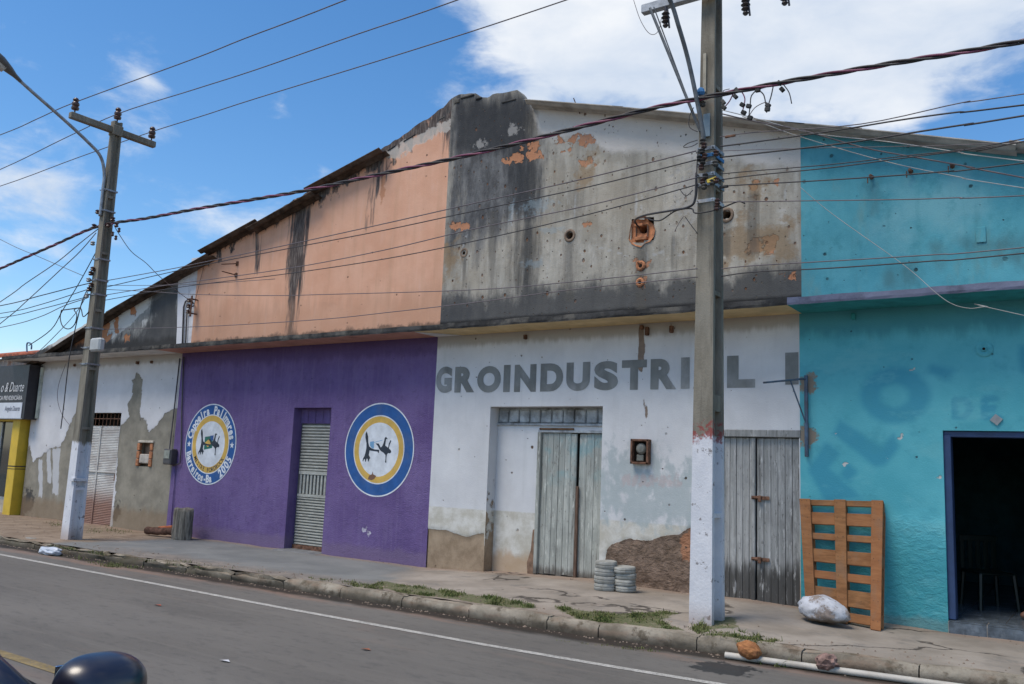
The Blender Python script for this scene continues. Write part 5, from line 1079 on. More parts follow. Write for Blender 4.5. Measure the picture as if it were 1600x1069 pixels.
# near pole
P2x, P2y = -3.62, -1.76
P2 = empty('utility_pole', (P2x, P2y, 0), 'near right concrete utility pole with white and red painted base', 'utility pole', 'concrete utility poles on the pavement')
pole_body(P2x, P2y, -.15, 8.9, .128, .19, .068, .10, P2)
zc2 = W(1020, 4, -2.12).z
MB().box(-4.42, -2.70, -2.02, -1.93, zc2-.03, zc2+.08, bev=.008).build('crossarm', m_steel, P2)
m_arm = simple('dark_arm_steel', (.13, .14, .145), .6, .25, 12, (1, 1, 1), .001, .4)
mb = MB(); mb.tube([(-4.30, -2.02, zc2), (P2x-.06, P2y-.17, 5.42)], .018, 6); mb.tube([(-4.25, -2.02, zc2), (P2x-.1, P2y-.12, 5.48)], .008, 5); mb.build('brace', m_arm, P2)
for px, py in ((1040, 28), (1165, 8), (1226, -8)):
    q = W(px, py, -2.0); mb = MB(); mb.lathe((q.x, q.y, q.z-.12), [(.02, 0), (.035, .02), (.02, .05), (.05, .07), (.025, .10), (.055, .12), (.025, .15), (.05, .17), (.02, .20), (.02, .32)], 10); mb.cyl((q.x+.05, q.y, q.z-.14), (q.x+.02, q.y, q.z+.12), .012, 6); mb.build('fuse_cutout', simple('dark_porcelain', (.04, .035, .035), .35) if 'dark_porcelain' not in bpy.data.materials else bpy.data.materials['dark_porcelain'], P2)
for y in (-2.6, P2y, -1.0): pin_insulator(P2x, y, 8.55 if y != P2y else 8.9, P2, 1.15)
MB().box(P2x-.055, P2x+.055, -2.7, -.9, 8.43, 8.55, bev=.012).build('crossarm', mpole, P2)
LB = empty('street_lamp', (P2x, P2y, 5.2), 'street lamp arm rising to the left from the near pole', 'street lamp')
A0 = W(1098, 205, -2.0); A1 = W(1060, 40, -2.35); A2 = W(1044, -6, -2.5)
pts = smooth_path([(A0.x-.01, -1.99, A0.z-.1), A0, W(1078, 105, -2.15), A1, A2, A2+(A2-A1)*1.5+Vector((0, -.4, -.02)), A2+(A2-A1)*2.2+Vector((0, -1.2, .0))]); mb = MB(); mb.tube(pts, .026, 8); mb.build('lamp_arm', m_arm, LB, True)
luminaire(LB, pts[-1], pts[-1]-pts[-3], .95)
hw = lambda z: (.128-(z+.15)*.0066, .19-(z+.15)*.01)
def zp(py): return W(1104, py, -1.95).z
pl = MB().box(P2x-.03, P2x+.05, P2y-.165, P2y-.150, zp(212), zp(176), bev=.004).build('number_plate', simple('pale_blue_plate', (.28, .36, .40), .6, .15), P2)
MB().box(P2x-.045, P2x-.008, P2y-.150, P2y-.132, zp(140), zp(80)).build('perforated_strip', simple('pale_strip', (.36, .33, .26), .8), P2)
for py, m in ((232, m_steel), (243, m_bluestrap), (256, m_steel), (273, m_steel), (288, m_steel), (314, simple('white_band', (.5, .5, .5), .6))):
    z = zp(py); a, b = hw(z); band(P2x, P2y, z, a, b, P2, m, .04)
for k, (px, py) in enumerate(((1098, 222), (1100, 228), (1097, 237), (1101, 245), (1098, 253), (1096, 262), (1102, 276), (1098, 284), (1100, 292), (1119, 240), (1118, 256), (1119, 282), (1093, 248), (1121, 316), (1113, 285), (1094, 158), (1098, 163), (1120, 325))):
    q = W(px, py, -2.0); mb = MB(); mb.lathe((q.x, q.y, q.z-.03), [(.02, 0), (.035, .015), (.022, .035), (.036, .05), (.015, .07)], 8); mb.build('insulator', m_porc if k % 2 else m_black, P2)
q = W(1113, 281, -2.01); MB().box(q.x-.06, q.x+.05, q.y-.01, q.y+.01, q.z-.02, q.z+.02, 0, Matrix.Rotation(-.2, 3, 'Y')).build('yellow_tag', m_yel, P2)
q = W(1095, 144, -2.0); mb = MB(); mb.lathe((q.x, q.y, q.z-.04), [(.03, 0), (.05, .03), (.04, .07), (.02, .09)], 9); mb.build('blue_insulator', m_bluestrap, P2)
q = W(1127, 640, -1.8); MB().box(P2x+.02, P2x+.10, P2y-.12, P2y+.12, q.z-.02, q.z+.16).build('step_notch', mpole, P2)
# ------------------------------------------------------------------ wires
def wire(label, px, Y=-2.1, r=.008, mat=None, name='overhead_cable', group=None, ext=True, world_pts=None, cat='cable', twist=None, parent=None):
    P = []
    for q in px:
        if len(q) == 3 and not isinstance(q, Vector): P.append(W(q[0], q[1], q[2]))
        elif isinstance(q, Vector): P.append(q)
        else: P.append(W(q[0], q[1], Y))
    if ext:
        if px[0][0] <= 2 or px[0][1] <= 0: d = (P[0]-P[1]).normalized(); P.insert(0, P[0]+d*5+Vector((0, 0, .2)))
        if px[-1][0] >= 1598 or px[-1][1] <= 0: d = (P[-1]-P[-2]).normalized(); P.append(P[-1]+d*5+Vector((0, 0, .1)))
    S = smooth_path(P, 5); mb = MB(); mb.tube(S, r, 5)
    o = mb.build(name, mat or m_cable, parent, True)
    if parent is None: props(o, label, cat, group)
    return o
# top three conductors over the T crossarm
tw = 'medium voltage conductors on the T crossarm'
def strung(label, Y, pxa, pxb, r=.009):
    a = W(*pxa, Y); b = W(*pxb, Y); pin = Vector((P1x, Y, 7.90 if Y != P1y else 8.02)); pin2 = Vector((P2x, {-3.06: -2.6, P1y: P2y}.get(Y, -1.0), 8.83 if Y != P1y else 9.18))
    L = a + (a-pin)*3; mb = MB(); S = smooth_path([L, a, pin], 5)[:-1]
    for i in range(15): t = i/14; q = pin.lerp(pin2, t); q.z -= 4*.0*t*(1-t); S.append(q)
    S.append(pin2+Vector((12, 0, -.1))); mb.tube(S, r, 5); props(mb.build('overhead_conductor', m_cable_grey, None, True), label, 'cable', tw)
def top3(label, Y, pts): wire(label, [(x, y, Y) for x, y in pts], Y, .009, m_cable_grey, 'overhead_conductor', tw)
top3('highest bare conductor across the sky over the street end of the crossarm', -3.06, [(0, 211), (60, 185), (117, 160), (300, 93), (383, 60), (540, 0)])
top3('middle bare conductor across the sky passing the top of the left pole', -2.24, [(0, 265), (95, 219), (184, 178), (300, 141), (400, 109), (560, 53), (715, 0)])
top3('lowest of the three bare conductors, on the building end of the crossarm', -1.50, [(0, 291), (120, 247), (234, 207), (320, 180), (400, 154), (640, 80), (885, 0)])
# twisted low voltage bundle
main = [(0, 420), (80, 385), (153, 354), (230, 341), (310, 326), (400, 311), (480, 297), (600, 271), (712, 247), (800, 226), (870, 208), (950, 187), (1020, 169), (1097, 153), (1180, 137), (1250, 124), (1400, 98), (1500, 82), (1600, 64)]
base = smooth_path([W(x, y, -2.26 if x < 1000 else -2.05) for x, y in main], 14)
base = [base[0]+(base[0]-base[6])*2.5] + base + [base[-1]+(base[-1]-base[-6])*4]
tb = empty('twisted_cable_bundle', tuple(base[0]), 'thick twisted black and magenta cable bundle crossing in front of both poles', 'cable')
dist = [0]
for i in range(1, len(base)): dist.append(dist[-1]+(base[i]-base[i-1]).length)
for k, m in enumerate((m_cable, m_cable_pink, m_cable)):
    N_ = int(dist[-1]/.07); S = []
    for i in range(N_+1):
        s = dist[-1]*i/N_; j = int(np.searchsorted(dist, s)); j = min(max(j, 1), len(base)-1); t = (s-dist[j-1])/(dist[j]-dist[j-1]+1e-9); q = base[j-1].lerp(base[j], t); ph = s*2*math.pi/.95+k*2.094
        S.append(q+Vector((0, math.cos(ph)*.017, math.sin(ph)*.017)))
    mb = MB(); mb.tube(S, .0135, 5); mb.build('strand', m, tb, True)
for pts, m, r in (([(1146, 145), (1140, 158), (1130, 170)], m_cable_pink, .007), ([(1158, 142), (1164, 155), (1160, 175)], m_cable_pink, .007), ([(1183, 140), (1174, 150), (1172, 165), (1170, 183)], m_cable, .007), ([(1185, 141), (1194, 150), (1198, 176)], m_cable, .007), ([(1208, 136), (1205, 150), (1200, 166)], m_cable, .007), ([(1224, 132), (1233, 145), (1237, 162)], m_cable, .006), ([(1170, 182), (1180, 168), (1196, 160), (1200, 164)], m_cable_grey, .005), ([(1135, 148), (1130, 142), (1140, 139)], m_cable_grey, .005)):
    mb = MB(); mb.tube(smooth_path([W(x, y, -2.05) for x, y in pts], 5), r, 5); mb.build('jumper', m, tb, True)
for px, py in ((1130, 160), (1160, 164), (1170, 166), (1200, 165), (1199, 171), (1184, 141), (1151, 141), (1218, 130), (1162, 176), (1222, 140), (1172, 184), (1149, 151), (1131, 168)):
    q = W(px, py, -2.05); MB().box(q.x-.028, q.x+.028, q.y-.02, q.y+.02, q.z-.022, q.z+.022, 0, Matrix.Rotation(random.random(), 3, 'Y'), None, .006).build('connector', m_black, tb)
# thin cables between the poles in front of the gable (picture points, left pole to near pole)
gB = 'thin telephone and service cables between the poles'
wire('uppermost thin cable crossing the peach gable to the near pole', [(165, 439), (264, 421), (313, 411), (448, 383), (590, 352), (740, 318), (910, 280), (1088, 236)], -2.1, .0075, m_cable_grey, group=gB)
wire('second thin cable close below the uppermost across the peach gable', [(165, 449), (300, 418), (448, 389), (600, 360), (740, 330), (920, 292), (1088, 250)], -2.1, .0075, m_cable, group=gB)
wire('third thin cable crossing the middle of the peach gable', [(160, 462), (220, 452), (280, 443), (448, 420), (600, 391), (740, 358), (920, 321), (1088, 278)], -2.1, .007, m_cable_grey, group=gB)
wire('fourth thin cable crossing the peach gable and the vent pipe wall', [(160, 470), (280, 449), (448, 428), (600, 405), (740, 377), (920, 335), (1088, 289)], -2.1, .007, m_cable, group=gB)
wire('fifth thin nearly level cable low across the peach gable', [(158, 452), (240, 456), (300, 460), (420, 462), (516, 460), (740, 453), (900, 440), (1090, 420)], -2.1, .006, m_cable_grey, group=gB)
wire('lowest thin cable just above the ledge between the poles', [(156, 515), (297, 511), (400, 506), (516, 498), (600, 489), (740, 473), (900, 452), (1090, 433)], -2.1, .006, m_cable_grey, group=gB)
wire('short level cable from the left pole towards the small roof', [(160, 446), (240, 446), (310, 444), (430, 436)], -2.1, .005, m_cable_grey, group=gB)
gR = 'cables leading right from the near pole'
for lab, pts, r, m in (
  ('topmost cable leaving the near pole to the right over the white gable', [(1125, 214), (1180, 207), (1345, 194), (1506, 160), (1600, 147)], .006, m_cable_grey),
  ('cable running right from the near pole up past the roof verge', [(1125, 229), (1180, 222), (1300, 205), (1405, 188), (1500, 175), (1600, 164)], .009, m_cable),
  ('thick cable over the top corner of the turquoise gable', [(1125, 246), (1180, 240), (1320, 224), (1442, 205), (1520, 193), (1600, 181)], .010, m_cable),
  ('upper of two close cables halfway up the turquoise gable', [(1125, 272), (1180, 267), (1300, 257), (1412, 244), (1502, 234), (1600, 217)], .006, m_cable),
  ('lower of two close cables halfway up the turquoise gable', [(1127, 281), (1180, 274), (1300, 262), (1405, 248), (1500, 236), (1573, 226), (1600, 221)], .007, m_cable),
  ('cable with a dark splice passing the wire hooks', [(1127, 291), (1180, 288), (1270, 283), (1363, 277), (1480, 268), (1600, 255)], .0075, m_cable),
  ('single level cable across the turquoise gable middle', [(1127, 316), (1180, 315), (1404, 312), (1500, 309), (1600, 306)], .006, m_cable_grey),
  ('upper of the low cables above the lilac ledge', [(1127, 420), (1180, 415), (1300, 408), (1461, 398), (1600, 387)], .006, m_cable_grey),
  ('lower of the low cables above the lilac ledge', [(1127, 432), (1180, 425), (1300, 419), (1457, 408), (1600, 396)], .007, m_cable),
  ('faint thin cable right under the thick cable of the turquoise gable', [(1125, 236), (1250, 232), (1400, 229), (1600, 222)], .004, m_cable_grey)):
    wire(lab, pts, -1.95, r, m, group=gR)
q = W(1141, 213, -1.95); MB().box(q.x-.06, q.x+.06, q.y-.012, q.y+.012, q.z-.012, q.z+.012, bev=.004).build('cable_splice', m_rust, None, label='rusty brown splice on the topmost right hand cable', category='splice')
q = W(1131, 292, -1.95); MB().box(q.x-.05, q.x+.05, q.y-.014, q.y+.014, q.z-.014, q.z+.014, bev=.004).build('cable_splice', m_black, None, label='black splice on the cable just right of the near pole', category='splice')
gW = 'pale drop cables over the turquoise gable'
wire('highest pale drop cable along the roof verge to the right', [(1128, 172), (1160, 180), (1191, 188), (1274, 209), (1390, 222), (1498, 238), (1600, 252)], -1.9, .0055, m_cable_white, group=gW)
wire('dark drop cable running down right below the verge', [(1128, 178), (1180, 190), (1250, 203), (1350, 231), (1442, 248), (1520, 262), (1600, 278)], -1.9, .008, m_cable_grey, group=gW)
wire('lowest pale drop cable slanting down over turquoise wall', [(1160, 182), (1200, 196), (1251, 214), (1382, 252), (1500, 277), (1600, 294)], -1.9, .0045, m_cable_white, group=gW)
wire('pale slack cable hanging from the gable down onto the lilac ledge', [(1251, 293), (1300, 334), (1412, 414), (1464, 459), (1490, 476), (1517, 482), (1545, 480), (1600, 493)], -.65, .0038, m_cable_white, group=gW)
# cluster by the near pole and the cable pair into the brick hole
wire('black service cable pair from the near pole into the broken brick hole', [Vector((brk.x-.02, -.02, brk.z+.03)), (992, 345, -.35), (1006, 337, -.9), (1050, 329, -1.6), (1075, 324, -1.95), (1086, 312, -2.0), (1088, 270, -2.0)], -1, .014, m_cable, ext=False)
wire('thin slack cable sagging beside the service pair', [(1008, 340, -.9), (1030, 345, -1.3), (1055, 330, -1.6), (1080, 326, -1.95), (1086, 333, -2.0), (1110, 330, -2.0), (1130, 324, -1.95), (1153, 315, -1.9), (1164, 318, -1.9)], -1, .009, m_cable, ext=False)
wire('thin cut wire tail hanging left of the near pole', [(1062, 296), (1072, 306), (1083, 297)], -2.0, .005, m_cable, ext=False)
wire('thin cut wire end dangling under the service pair', [(1070, 338), (1080, 352), (1090, 365)], -2.0, .005, m_cable, ext=False)
wire('forked short wire end under the service pair', [(1068, 338), (1060, 350), (1054, 362)], -2.0, .004, m_cable_grey, ext=False)
wire('small wire loop left of the near pole clamps', [(1090, 206), (1077, 198), (1078, 180), (1084, 168)], -2.0, .005, m_cable, ext=False)
wire('little slack wire ring by the near pole', [(1090, 219), (1075, 224), (1068, 230), (1080, 229), (1090, 224)], -2.0, .005, m_cable, ext=False)
wire('thin wire arc hanging by the near lamp arm', [(990, 0), (1000, 30), (1012, 50), (1022, 54), (1030, 46), (1033, 30)], -2.0, .004, m_cable_grey, ext=False)
wire('vertical black cable strapped down the front of the near pole', [(1091, 235), (1089, 262), (1089, 300), (1085, 318)], -2.0, .008, m_cable, ext=False)
# left of the far pole
gL = 'cables fanning left from the far pole'
for lab, pts, r, m in (
  ('upper left cable falling steeply from the bundle clamp', [(0, 472), (40, 443), (90, 409), (125, 380), (153, 358)], .009, m_cable_grey),
  ('second steep cable below the bundle clamp at the left', [(0, 506), (40, 472), (94, 422), (125, 393), (150, 364)], .009, m_cable_grey),
  ('faint cable sloping down right to the far pole', [(0, 374), (60, 401), (130, 431)], .006, m_cable_grey),
  ('highest of the lower fan of cables at the left', [(0, 478), (60, 463), (126, 446), (140, 443)], .010, m_cable),
  ('second of the lower fan of cables at the left', [(0, 490), (60, 477), (138, 452)], .008, m_cable),
  ('third of the lower fan of cables at the left', [(0, 497), (60, 484), (136, 464)], .008, m_cable),
  ('lowest long cable of the fan at the left', [(0, 512), (60, 496), (100, 478), (136, 466)], .008, m_cable_grey)):
    wire(lab, pts, -2.25, r, m, group=gL)
wire('diagonal cable from the far pole down to the corner shop', [(149, 396), (125, 440), (98, 485), (80, 515), (45, 540)], -2.3, .009, m_cable, ext=False, group=gL)
wire('second diagonal cable from the far pole to the corner shop roof', [(140, 450), (118, 490), (60, 550), (43, 556)], -2.3, .007, m_cable_grey, ext=False, group=gL)
wire('cut black cable hanging straight down beside the far pole', [(140, 447), (132, 462), (125, 483), (114, 530), (107, 568), (100, 630), (95, 670)], -2.35, .010, m_cable, ext=False)
wire('thin grey wire curling down the white wall behind the hanging cable', [(103, 568), (92, 600), (90, 625), (97, 648), (110, 666)], -2.3, .005, m_cable_grey, ext=False)
loop = [(96, 485), (94, 497), (98, 510), (108, 514), (117, 506), (120, 492), (116, 484)]; wire('coiled cable loop hanging beside the far pole', loop+[(126, 482), (130, 495), (139, 487)], -2.35, .010, m_cable, ext=False)
wire('short rod cable across the top of the coiled loop', [(96, 485), (126, 481)], -2.35, .012, m_cable, ext=False)
wire('drop cable curving from the far pole down to the iron bracket', [(178, 352, -2.2), (186, 366, -2.1), (205, 393, -1.9), (228, 411, -1.6), (248, 431, -1.3), (278, 456, -.6), (300, 472, -.15)], -2, .007, m_cable_grey, ext=False)
wire('thin rusty wire hanging over the peach gable to the iron bracket', [(322, 405, -.02), (315, 430, -.03), (307, 462, -.05), (303, 478, -.1)], -2, .005, m_rust, ext=False)
for px, py, r in ((176, 343, .05), (170, 352, .05), (182, 352, .04), (186, 360, .03), (176, 366, .03), (181, 372, .03), (147, 354, .05)):
    q = W(px, py, -2.4); mb = MB(); mb.lathe((q.x, q.y, q.z-.04), [(.4*r, 0), (r, .02), (.6*r, .05), (r, .07), (.3*r, .09)], 8); mb.build('insulator', m_porc, P1)
wire('curved iron service mast end beside the corner shop roof', [(44, 566), (42, 545), (43, 536), (49, 538), (49, 546)], .3, .02, simple('blue_conduit', (.06, .12, .22), .5), name='service_mast', ext=False, cat='conduit')
# ------------------------------------------------------------------ things on the pavement
mw1 = None
def mat_wood():
    M = Mat('orange_pallet_pine'); n = M.noise(1, 6, .65, (5, 22, 22)); n2 = M.noise(1.5, 5, .6)
    col = M.mix(M.step(n, .3, .7), (.19, .088, .036), (.34, .165, .068)); oi = M.N.new('ShaderNodeObjectInfo').outputs['Random']; col = M.mix(M.math('MULTIPLY', oi, .45), col, (.38, .145, .06))
    col = M.mix(M.step(n2, .5, .75, 0, .6), col, (.22, .11, .05)); col = M.mix(M.step(M.noise(9, 5, .7), .62, .72, 0, .7), col, (.09, .05, .03)); col = M.mix(M.step(M.noise(2.5, 6, .7, (2, 2, 1), 0, (4, 1, 1)), .48, .68, 0, .45), col, (.24, .16, .105)); return M.done(col, .85, n, .004)
mwood = mat_wood()
BL = G(1254, 968, -.03); BR = G(1383, 982, -.065); BL.y = BR.y = (BL.y+BR.y)/2; TL = W(1250.5, 781, -.05); TR = W(1381, 784, -.05)
PA = empty('wooden_pallet', ((BL.x+BR.x)/2, BL.y, -.05), 'orange pine pallet standing on end against the turquoise wall', 'pallet')
def pbox(u0, u1, v0, v1, d0, d1, name):
    def P(u, v, d):
        b = BL.lerp(BR, u); t = TL.lerp(TR, u); nn = Vector((0, -(TL.z-BL.z), (TL.y-BL.y))).normalized(); return t.lerp(b, v) + nn*d
    vs = [P(u, v, d) for d in (d0, d1) for v in (v0, v1) for u in (u0, u1)]; mb = MB(); mb.add(vs, [(0, 2, 3, 1), (4, 5, 7, 6), (0, 1, 5, 4), (2, 6, 7, 3), (0, 4, 6, 2), (1, 3, 7, 5)])
    o = mb.build(name, mwood, PA); b = o.modifiers.new('b', 'BEVEL'); b.width = .004; b.segments = 1; return o
for u0, u1 in ((0, .135), (.425, .565), (.865, 1)):
    pbox(u0, u1, 0, 1.0+(.0 if u0 < .8 else .012), .018, .045, 'stringer')
    for v0, v1 in ((.0, .10), (.43, .53), (.88, .98)): pbox(u0+.005, u1-.005, v0, v1, -.09, -.012, 'block')
    pbox(u0, u1, 0, 1, -.115, -.092, 'base_board')
for v0, v1 in ((0, .05), (.11, .215), (.29, .345), (.425, .535), (.605, .67), (.735, .865), (.91, .98)):
    pbox(.0, 1.0, v0, v1, -.008, .016, 'slat')
for u in (.03, .09, .46, .53, .90, .96):
    for v in (.025, .16, .32, .48, .64, .80, .945):
        b = BL.lerp(BR, u); t = TL.lerp(TR, u); nn = Vector((0, -(TL.z-BL.z), (TL.y-BL.y))).normalized(); q = t.lerp(b, v+random.uniform(-.008, .008)) + nn*.045
        mb = MB(); mb.cyl(q-nn*.002, q+nn*.0022, .0055, 6); mb.build('nail', m_rust, PA)
def rock(name, c, r, mat, sub=4, disp=.12, s=3.0, seed=0, **kw):
    bm = bmesh.new(); bmesh.ops.create_icosphere(bm, subdivisions=sub, radius=1); mb = MB()
    for v in bm.verts:
        n = v.co.copy(); a = vn(np.array([n.x+seed]), np.array([n.y+n.z*1.3]), s)[0]-.5; b = vn(np.array([n.y+seed*2]), np.array([n.z-n.x]), s*2.6)[0]-.5
        q = n*(1+disp*(a*2+b)); v.co = Vector((q.x*r[0], q.y*r[1], q.z*r[2]))
    bm.verts.index_update(); vs = []
    for v in bm.verts: vs.append(v.co+Vector(c))
    mb.add(vs, [tuple(v.index for v in f.verts) for f in bm.faces]); bm.free(); return mb, mat
M = Mat('limewashed_boulder'); n = M.noise(5, 7, .65); col = M.mix(M.step(n, .3, .7), (.50, .50, .52), (.68, .69, .72)); col = M.mix(M.step(M.noise(4, 7, .7, (1, 1, 1), 0, (2, 2, 9)), .50, .60, 0, .85), col, (.26, .19, .14)); col = M.mix(M.step(M.noise(16, 6, .75), .54, .62, 0, .7), col, (.20, .17, .145))
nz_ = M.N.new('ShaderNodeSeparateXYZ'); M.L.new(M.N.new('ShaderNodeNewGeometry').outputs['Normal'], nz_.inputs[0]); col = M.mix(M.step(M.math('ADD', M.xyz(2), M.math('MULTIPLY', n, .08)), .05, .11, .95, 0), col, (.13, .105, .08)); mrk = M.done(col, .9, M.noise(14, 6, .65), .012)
c = G(1281, 970, .0)
mb, m = rock('boulder', (0, 0, 0), (1, 1, 1), mrk, 4, .09, 3.1, 3)
vs = []
for v in mb.v:
    v = Vector(v); k = 1-.42*max(v.x, 0)**1.3; k2 = 1-.30*max(v.x, 0)**1.2; vs.append((c.x+.02+v.x*.285*(1 if v.x > 0 else .88), c.y+.05+v.y*.20*k, -.012+.135+ (math.copysign(abs(v.z)**.85, v.z)*.15*k2 if v.z > -.72 else -.12*k2) - .05*max(v.x, 0)))
mb.v = vs; o = mb.build('boulder', mrk, None, True, label='white painted boulder lying in front of the wooden pallet', category='boulder')
# stacked round pavers
mpv2 = simple('grey_cast_concrete', (.35, .35, .32), .92, .2, 7, (1, 1, 1), .006, 0, (.18, .17, .14, .6))
def paver(cx, cy, z, r, h, rot, lab):
    n = 24; mb = MB(); prof = [(r*.93, 0), (r, h*.18), (r*1.0, h*.42), (r*.94, h*.5), (r*1.0, h*.6), (r*.99, h*.85), (r*.93, h)]
    for rr, zz in prof:
        for j in range(n):
            t = 2*math.pi*j/n; k = 1+.045*math.cos(6*t+rot*2)*abs(math.cos(3*t))+.03*math.sin(3*t+rot*5)+(-.03 if int(rot*3+j*.35) % 4 == 0 else 0); mb.v.append((cx+rr*k*math.cos(t), cy+rr*k*math.sin(t), z+zz+.004*math.sin(t+rot*3)*(zz/h)))
    for i in range(len(prof)-1):
        for j in range(n): mb.f.append((i*n+j, i*n+(j+1) % n, (i+1)*n+(j+1) % n, (i+1)*n+j)); mb.m.append(0)
    mb.f += [tuple(range(n))[::-1], tuple((len(prof)-1)*n+j for j in range(n))]; mb.m += [0, 0]
    return shade_auto(mb.build('concrete_paver', mpv2, None, label=lab, category='paver', group='round concrete pavers stacked by the board door'), 40)
ordl = ['bottom', 'second', 'third', 'fourth', 'top']
cA = G(939, 923, .0); cB = G(969, 925, .0)
for k in range(4): paver(cA.x+random.uniform(-.014, .014), cA.y+.1+random.uniform(-.014, .014), .002+k*.0915, .138+.006*(k % 2), .089, k*1.3+.4, ordl[k if k < 3 else 4]+' round concrete paver of the taller left stack by the door')
for k in range(4): paver(cB.x+random.uniform(-.012, .012)+.01, cB.y+.1+random.uniform(-.012, .012), .002+k*.078, .140+.007*(k % 2), .0755, k*2.1, ordl[k if k < 3 else 4]+' round concrete paver of the shorter right stack by the door')
# log stump and burnt timber by the purple wall
mlog = simple('grey_split_log', (.20, .18, .15), .95, .4, 4, (8, 8, 1), .012, 0, (.07, .06, .05)); 
c = G(271, 842, -.1); mb = MB(); n = 18
for i, (z, k) in enumerate(((-.12, .98), (.0, 1.02), (.18, .98), (.30, 1.0), (.40, .99), (.455, .95), (.47, .86))):
    for j in range(n): t = 2*math.pi*j/n; rr = .20*k*(1+.07*math.sin(3*t+1)+.04*math.sin(7*t)+(-.18 if j == 13 else 0)); mb.v.append((c.x+.0+rr*1.08*math.cos(t), c.y+.18+rr*.85*math.sin(t), z+.012*math.sin(4*t)))
for i in range(6):
    for j in range(n): mb.f.append((i*n+j, i*n+(j+1) % n, (i+1)*n+(j+1) % n, (i+1)*n+j)); mb.m.append(0)
mb.f += [tuple(range(n))[::-1], tuple(6*n+j for j in range(n))]; mb.m += [0, 0]
shade_auto(mb.build('log_stump', mlog, None, label='short grey log standing upright against the purple wall', category='log'), 45)
c = G(247, 838, -.11); mb = MB(); pts = smooth_path([(c.x-.42, c.y+.02, -.03), (c.x-.1, c.y+.06, -.02), (c.x+.2, c.y+.08, .0), (c.x+.42, c.y+.1, .01)], 4); mb.tube(pts, [.075+.006*math.sin(i*2.1) for i in range(len(pts))], 9)
shade_auto(mb.build('charred_timber', simple('reddish_brown_bark', (.10, .055, .04), .95, .5, 9, (1, 1, 1), .01), None, label='dark brown timber lying beside the upright log', category='timber'), 50)
c = G(262, 828, .02); mb = MB(); mb.box(c.x-.26, c.x+.2, c.y-.05, c.y+.07, .045, .095, 0, Matrix.Rotation(-.12, 3, 'Y'), None, .012); mb.build('broken_tile', simple('orange_broken_tile', (.42, .13, .06), .9, .3, 9), None, label='orange broken clay tile lying on the dark timber', category='tile')
# litter, husk, pipe and stones in the gutter
c = G(88, 861, ROAD+.05); mb, _ = rock('bag', tuple(c+Vector((0, -.10, .0))), (.27, .12, .07), None, 4, .20, 2.0, 5); mb.build('plastic_bag', simple('white_plastic_film', (.50, .54, .60), .35, .08), None, True, label='crumpled white plastic bag in the gutter at far left', category='bag')
c = G(44, 851, ROAD); mb, _ = rock('stone', tuple(c+Vector((0, .05, .05))), (.16, .12, .07), None, 3, .25, 3, 8); mb.build('stone', m_conc, None, True, label='pale stone against the kerb at far left', category='stone')
hc = Vector((-2.84, float(YKF(-2.84))-.175, ROAD+.07)); mb, _ = rock('husk', (0, 0, 0), (1, 1, 1), None, 4, .10, 3, 2)
mb.v = [tuple(hc+Matrix.Rotation(-.35, 3, 'Z') @ Matrix.Rotation(.12, 3, 'Y') @ Vector((v[0]*.14*(1-.25*max(v[0], 0)), v[1]*.09, v[2]*.082*(1-.3*max(v[0], 0))))+Vector((0, 0, .035))) for v in mb.v]
mb.build('coconut_husk', simple('orange_brown_husk', (.34, .15, .06), .85, .35, 12, (1, 4, 4), .006, 0, (.25, .10, .05)), None, True, label='orange brown coconut husk lying on the white pipe', category='coconut husk')
pA = G(1131, 1025, ROAD+.03); pB = G(1600, 1078, ROAD+.03); d = (pB-pA); mb = MB(); S = [pA+d*t+Vector((0, 0, .0)) for t in np.linspace(0, 1.5, 12)]; S = [Vector((s.x, float(YKF(s.x))-.17, ROAD+.033)) for s in S]
mb.tube(S, .030, 12); o = shade_auto(mb.build('drain_pipe', simple('dirty_white_pvc', (.50, .47, .41), .6, .15, 5, (1, 1, 1), .001, 0, (.32, .28, .22, .5)), None, label='long white plastic pipe lying in the gutter along the kerb', category='pipe'), 60)
c = Vector((-2.16, float(YKF(-2.16))-.175, ROAD+.06)); mb, _ = rock('stone', tuple(c+Vector((0, .0, .03))), (.105, .085, .07), None, 3, .28, 2.5, 11); mb.build('stone', simple('brown_pink_stone', (.24, .155, .13), .95, .3, 14, (1, 1, 1), .006), None, False, label='brown jagged stone resting on the white pipe', category='stone')
for px, py, col_, lab in ((247, 946, (.35, .10, .06), 'small red scrap on the asphalt at the left'), (352, 1033, (.6, .6, .62), 'tiny white scrap on the asphalt near the car mirror'), (572, 1015, (.30, .12, .07), 'small red brown leaf on the asphalt in the middle')):
    c = G(px, py, ROAD+.006); mb = MB(); mb.add([c+Vector((-.06, -.015, .002)), c+Vector((0, -.03, .012)), c+Vector((.06, .0, .003)), c+Vector((.01, .025, .01))], [(0, 1, 2, 3)]); mb.build('paper_scrap', simple('scrap_'+lab.split()[1], col_, .8), None, label=lab, category='litter')
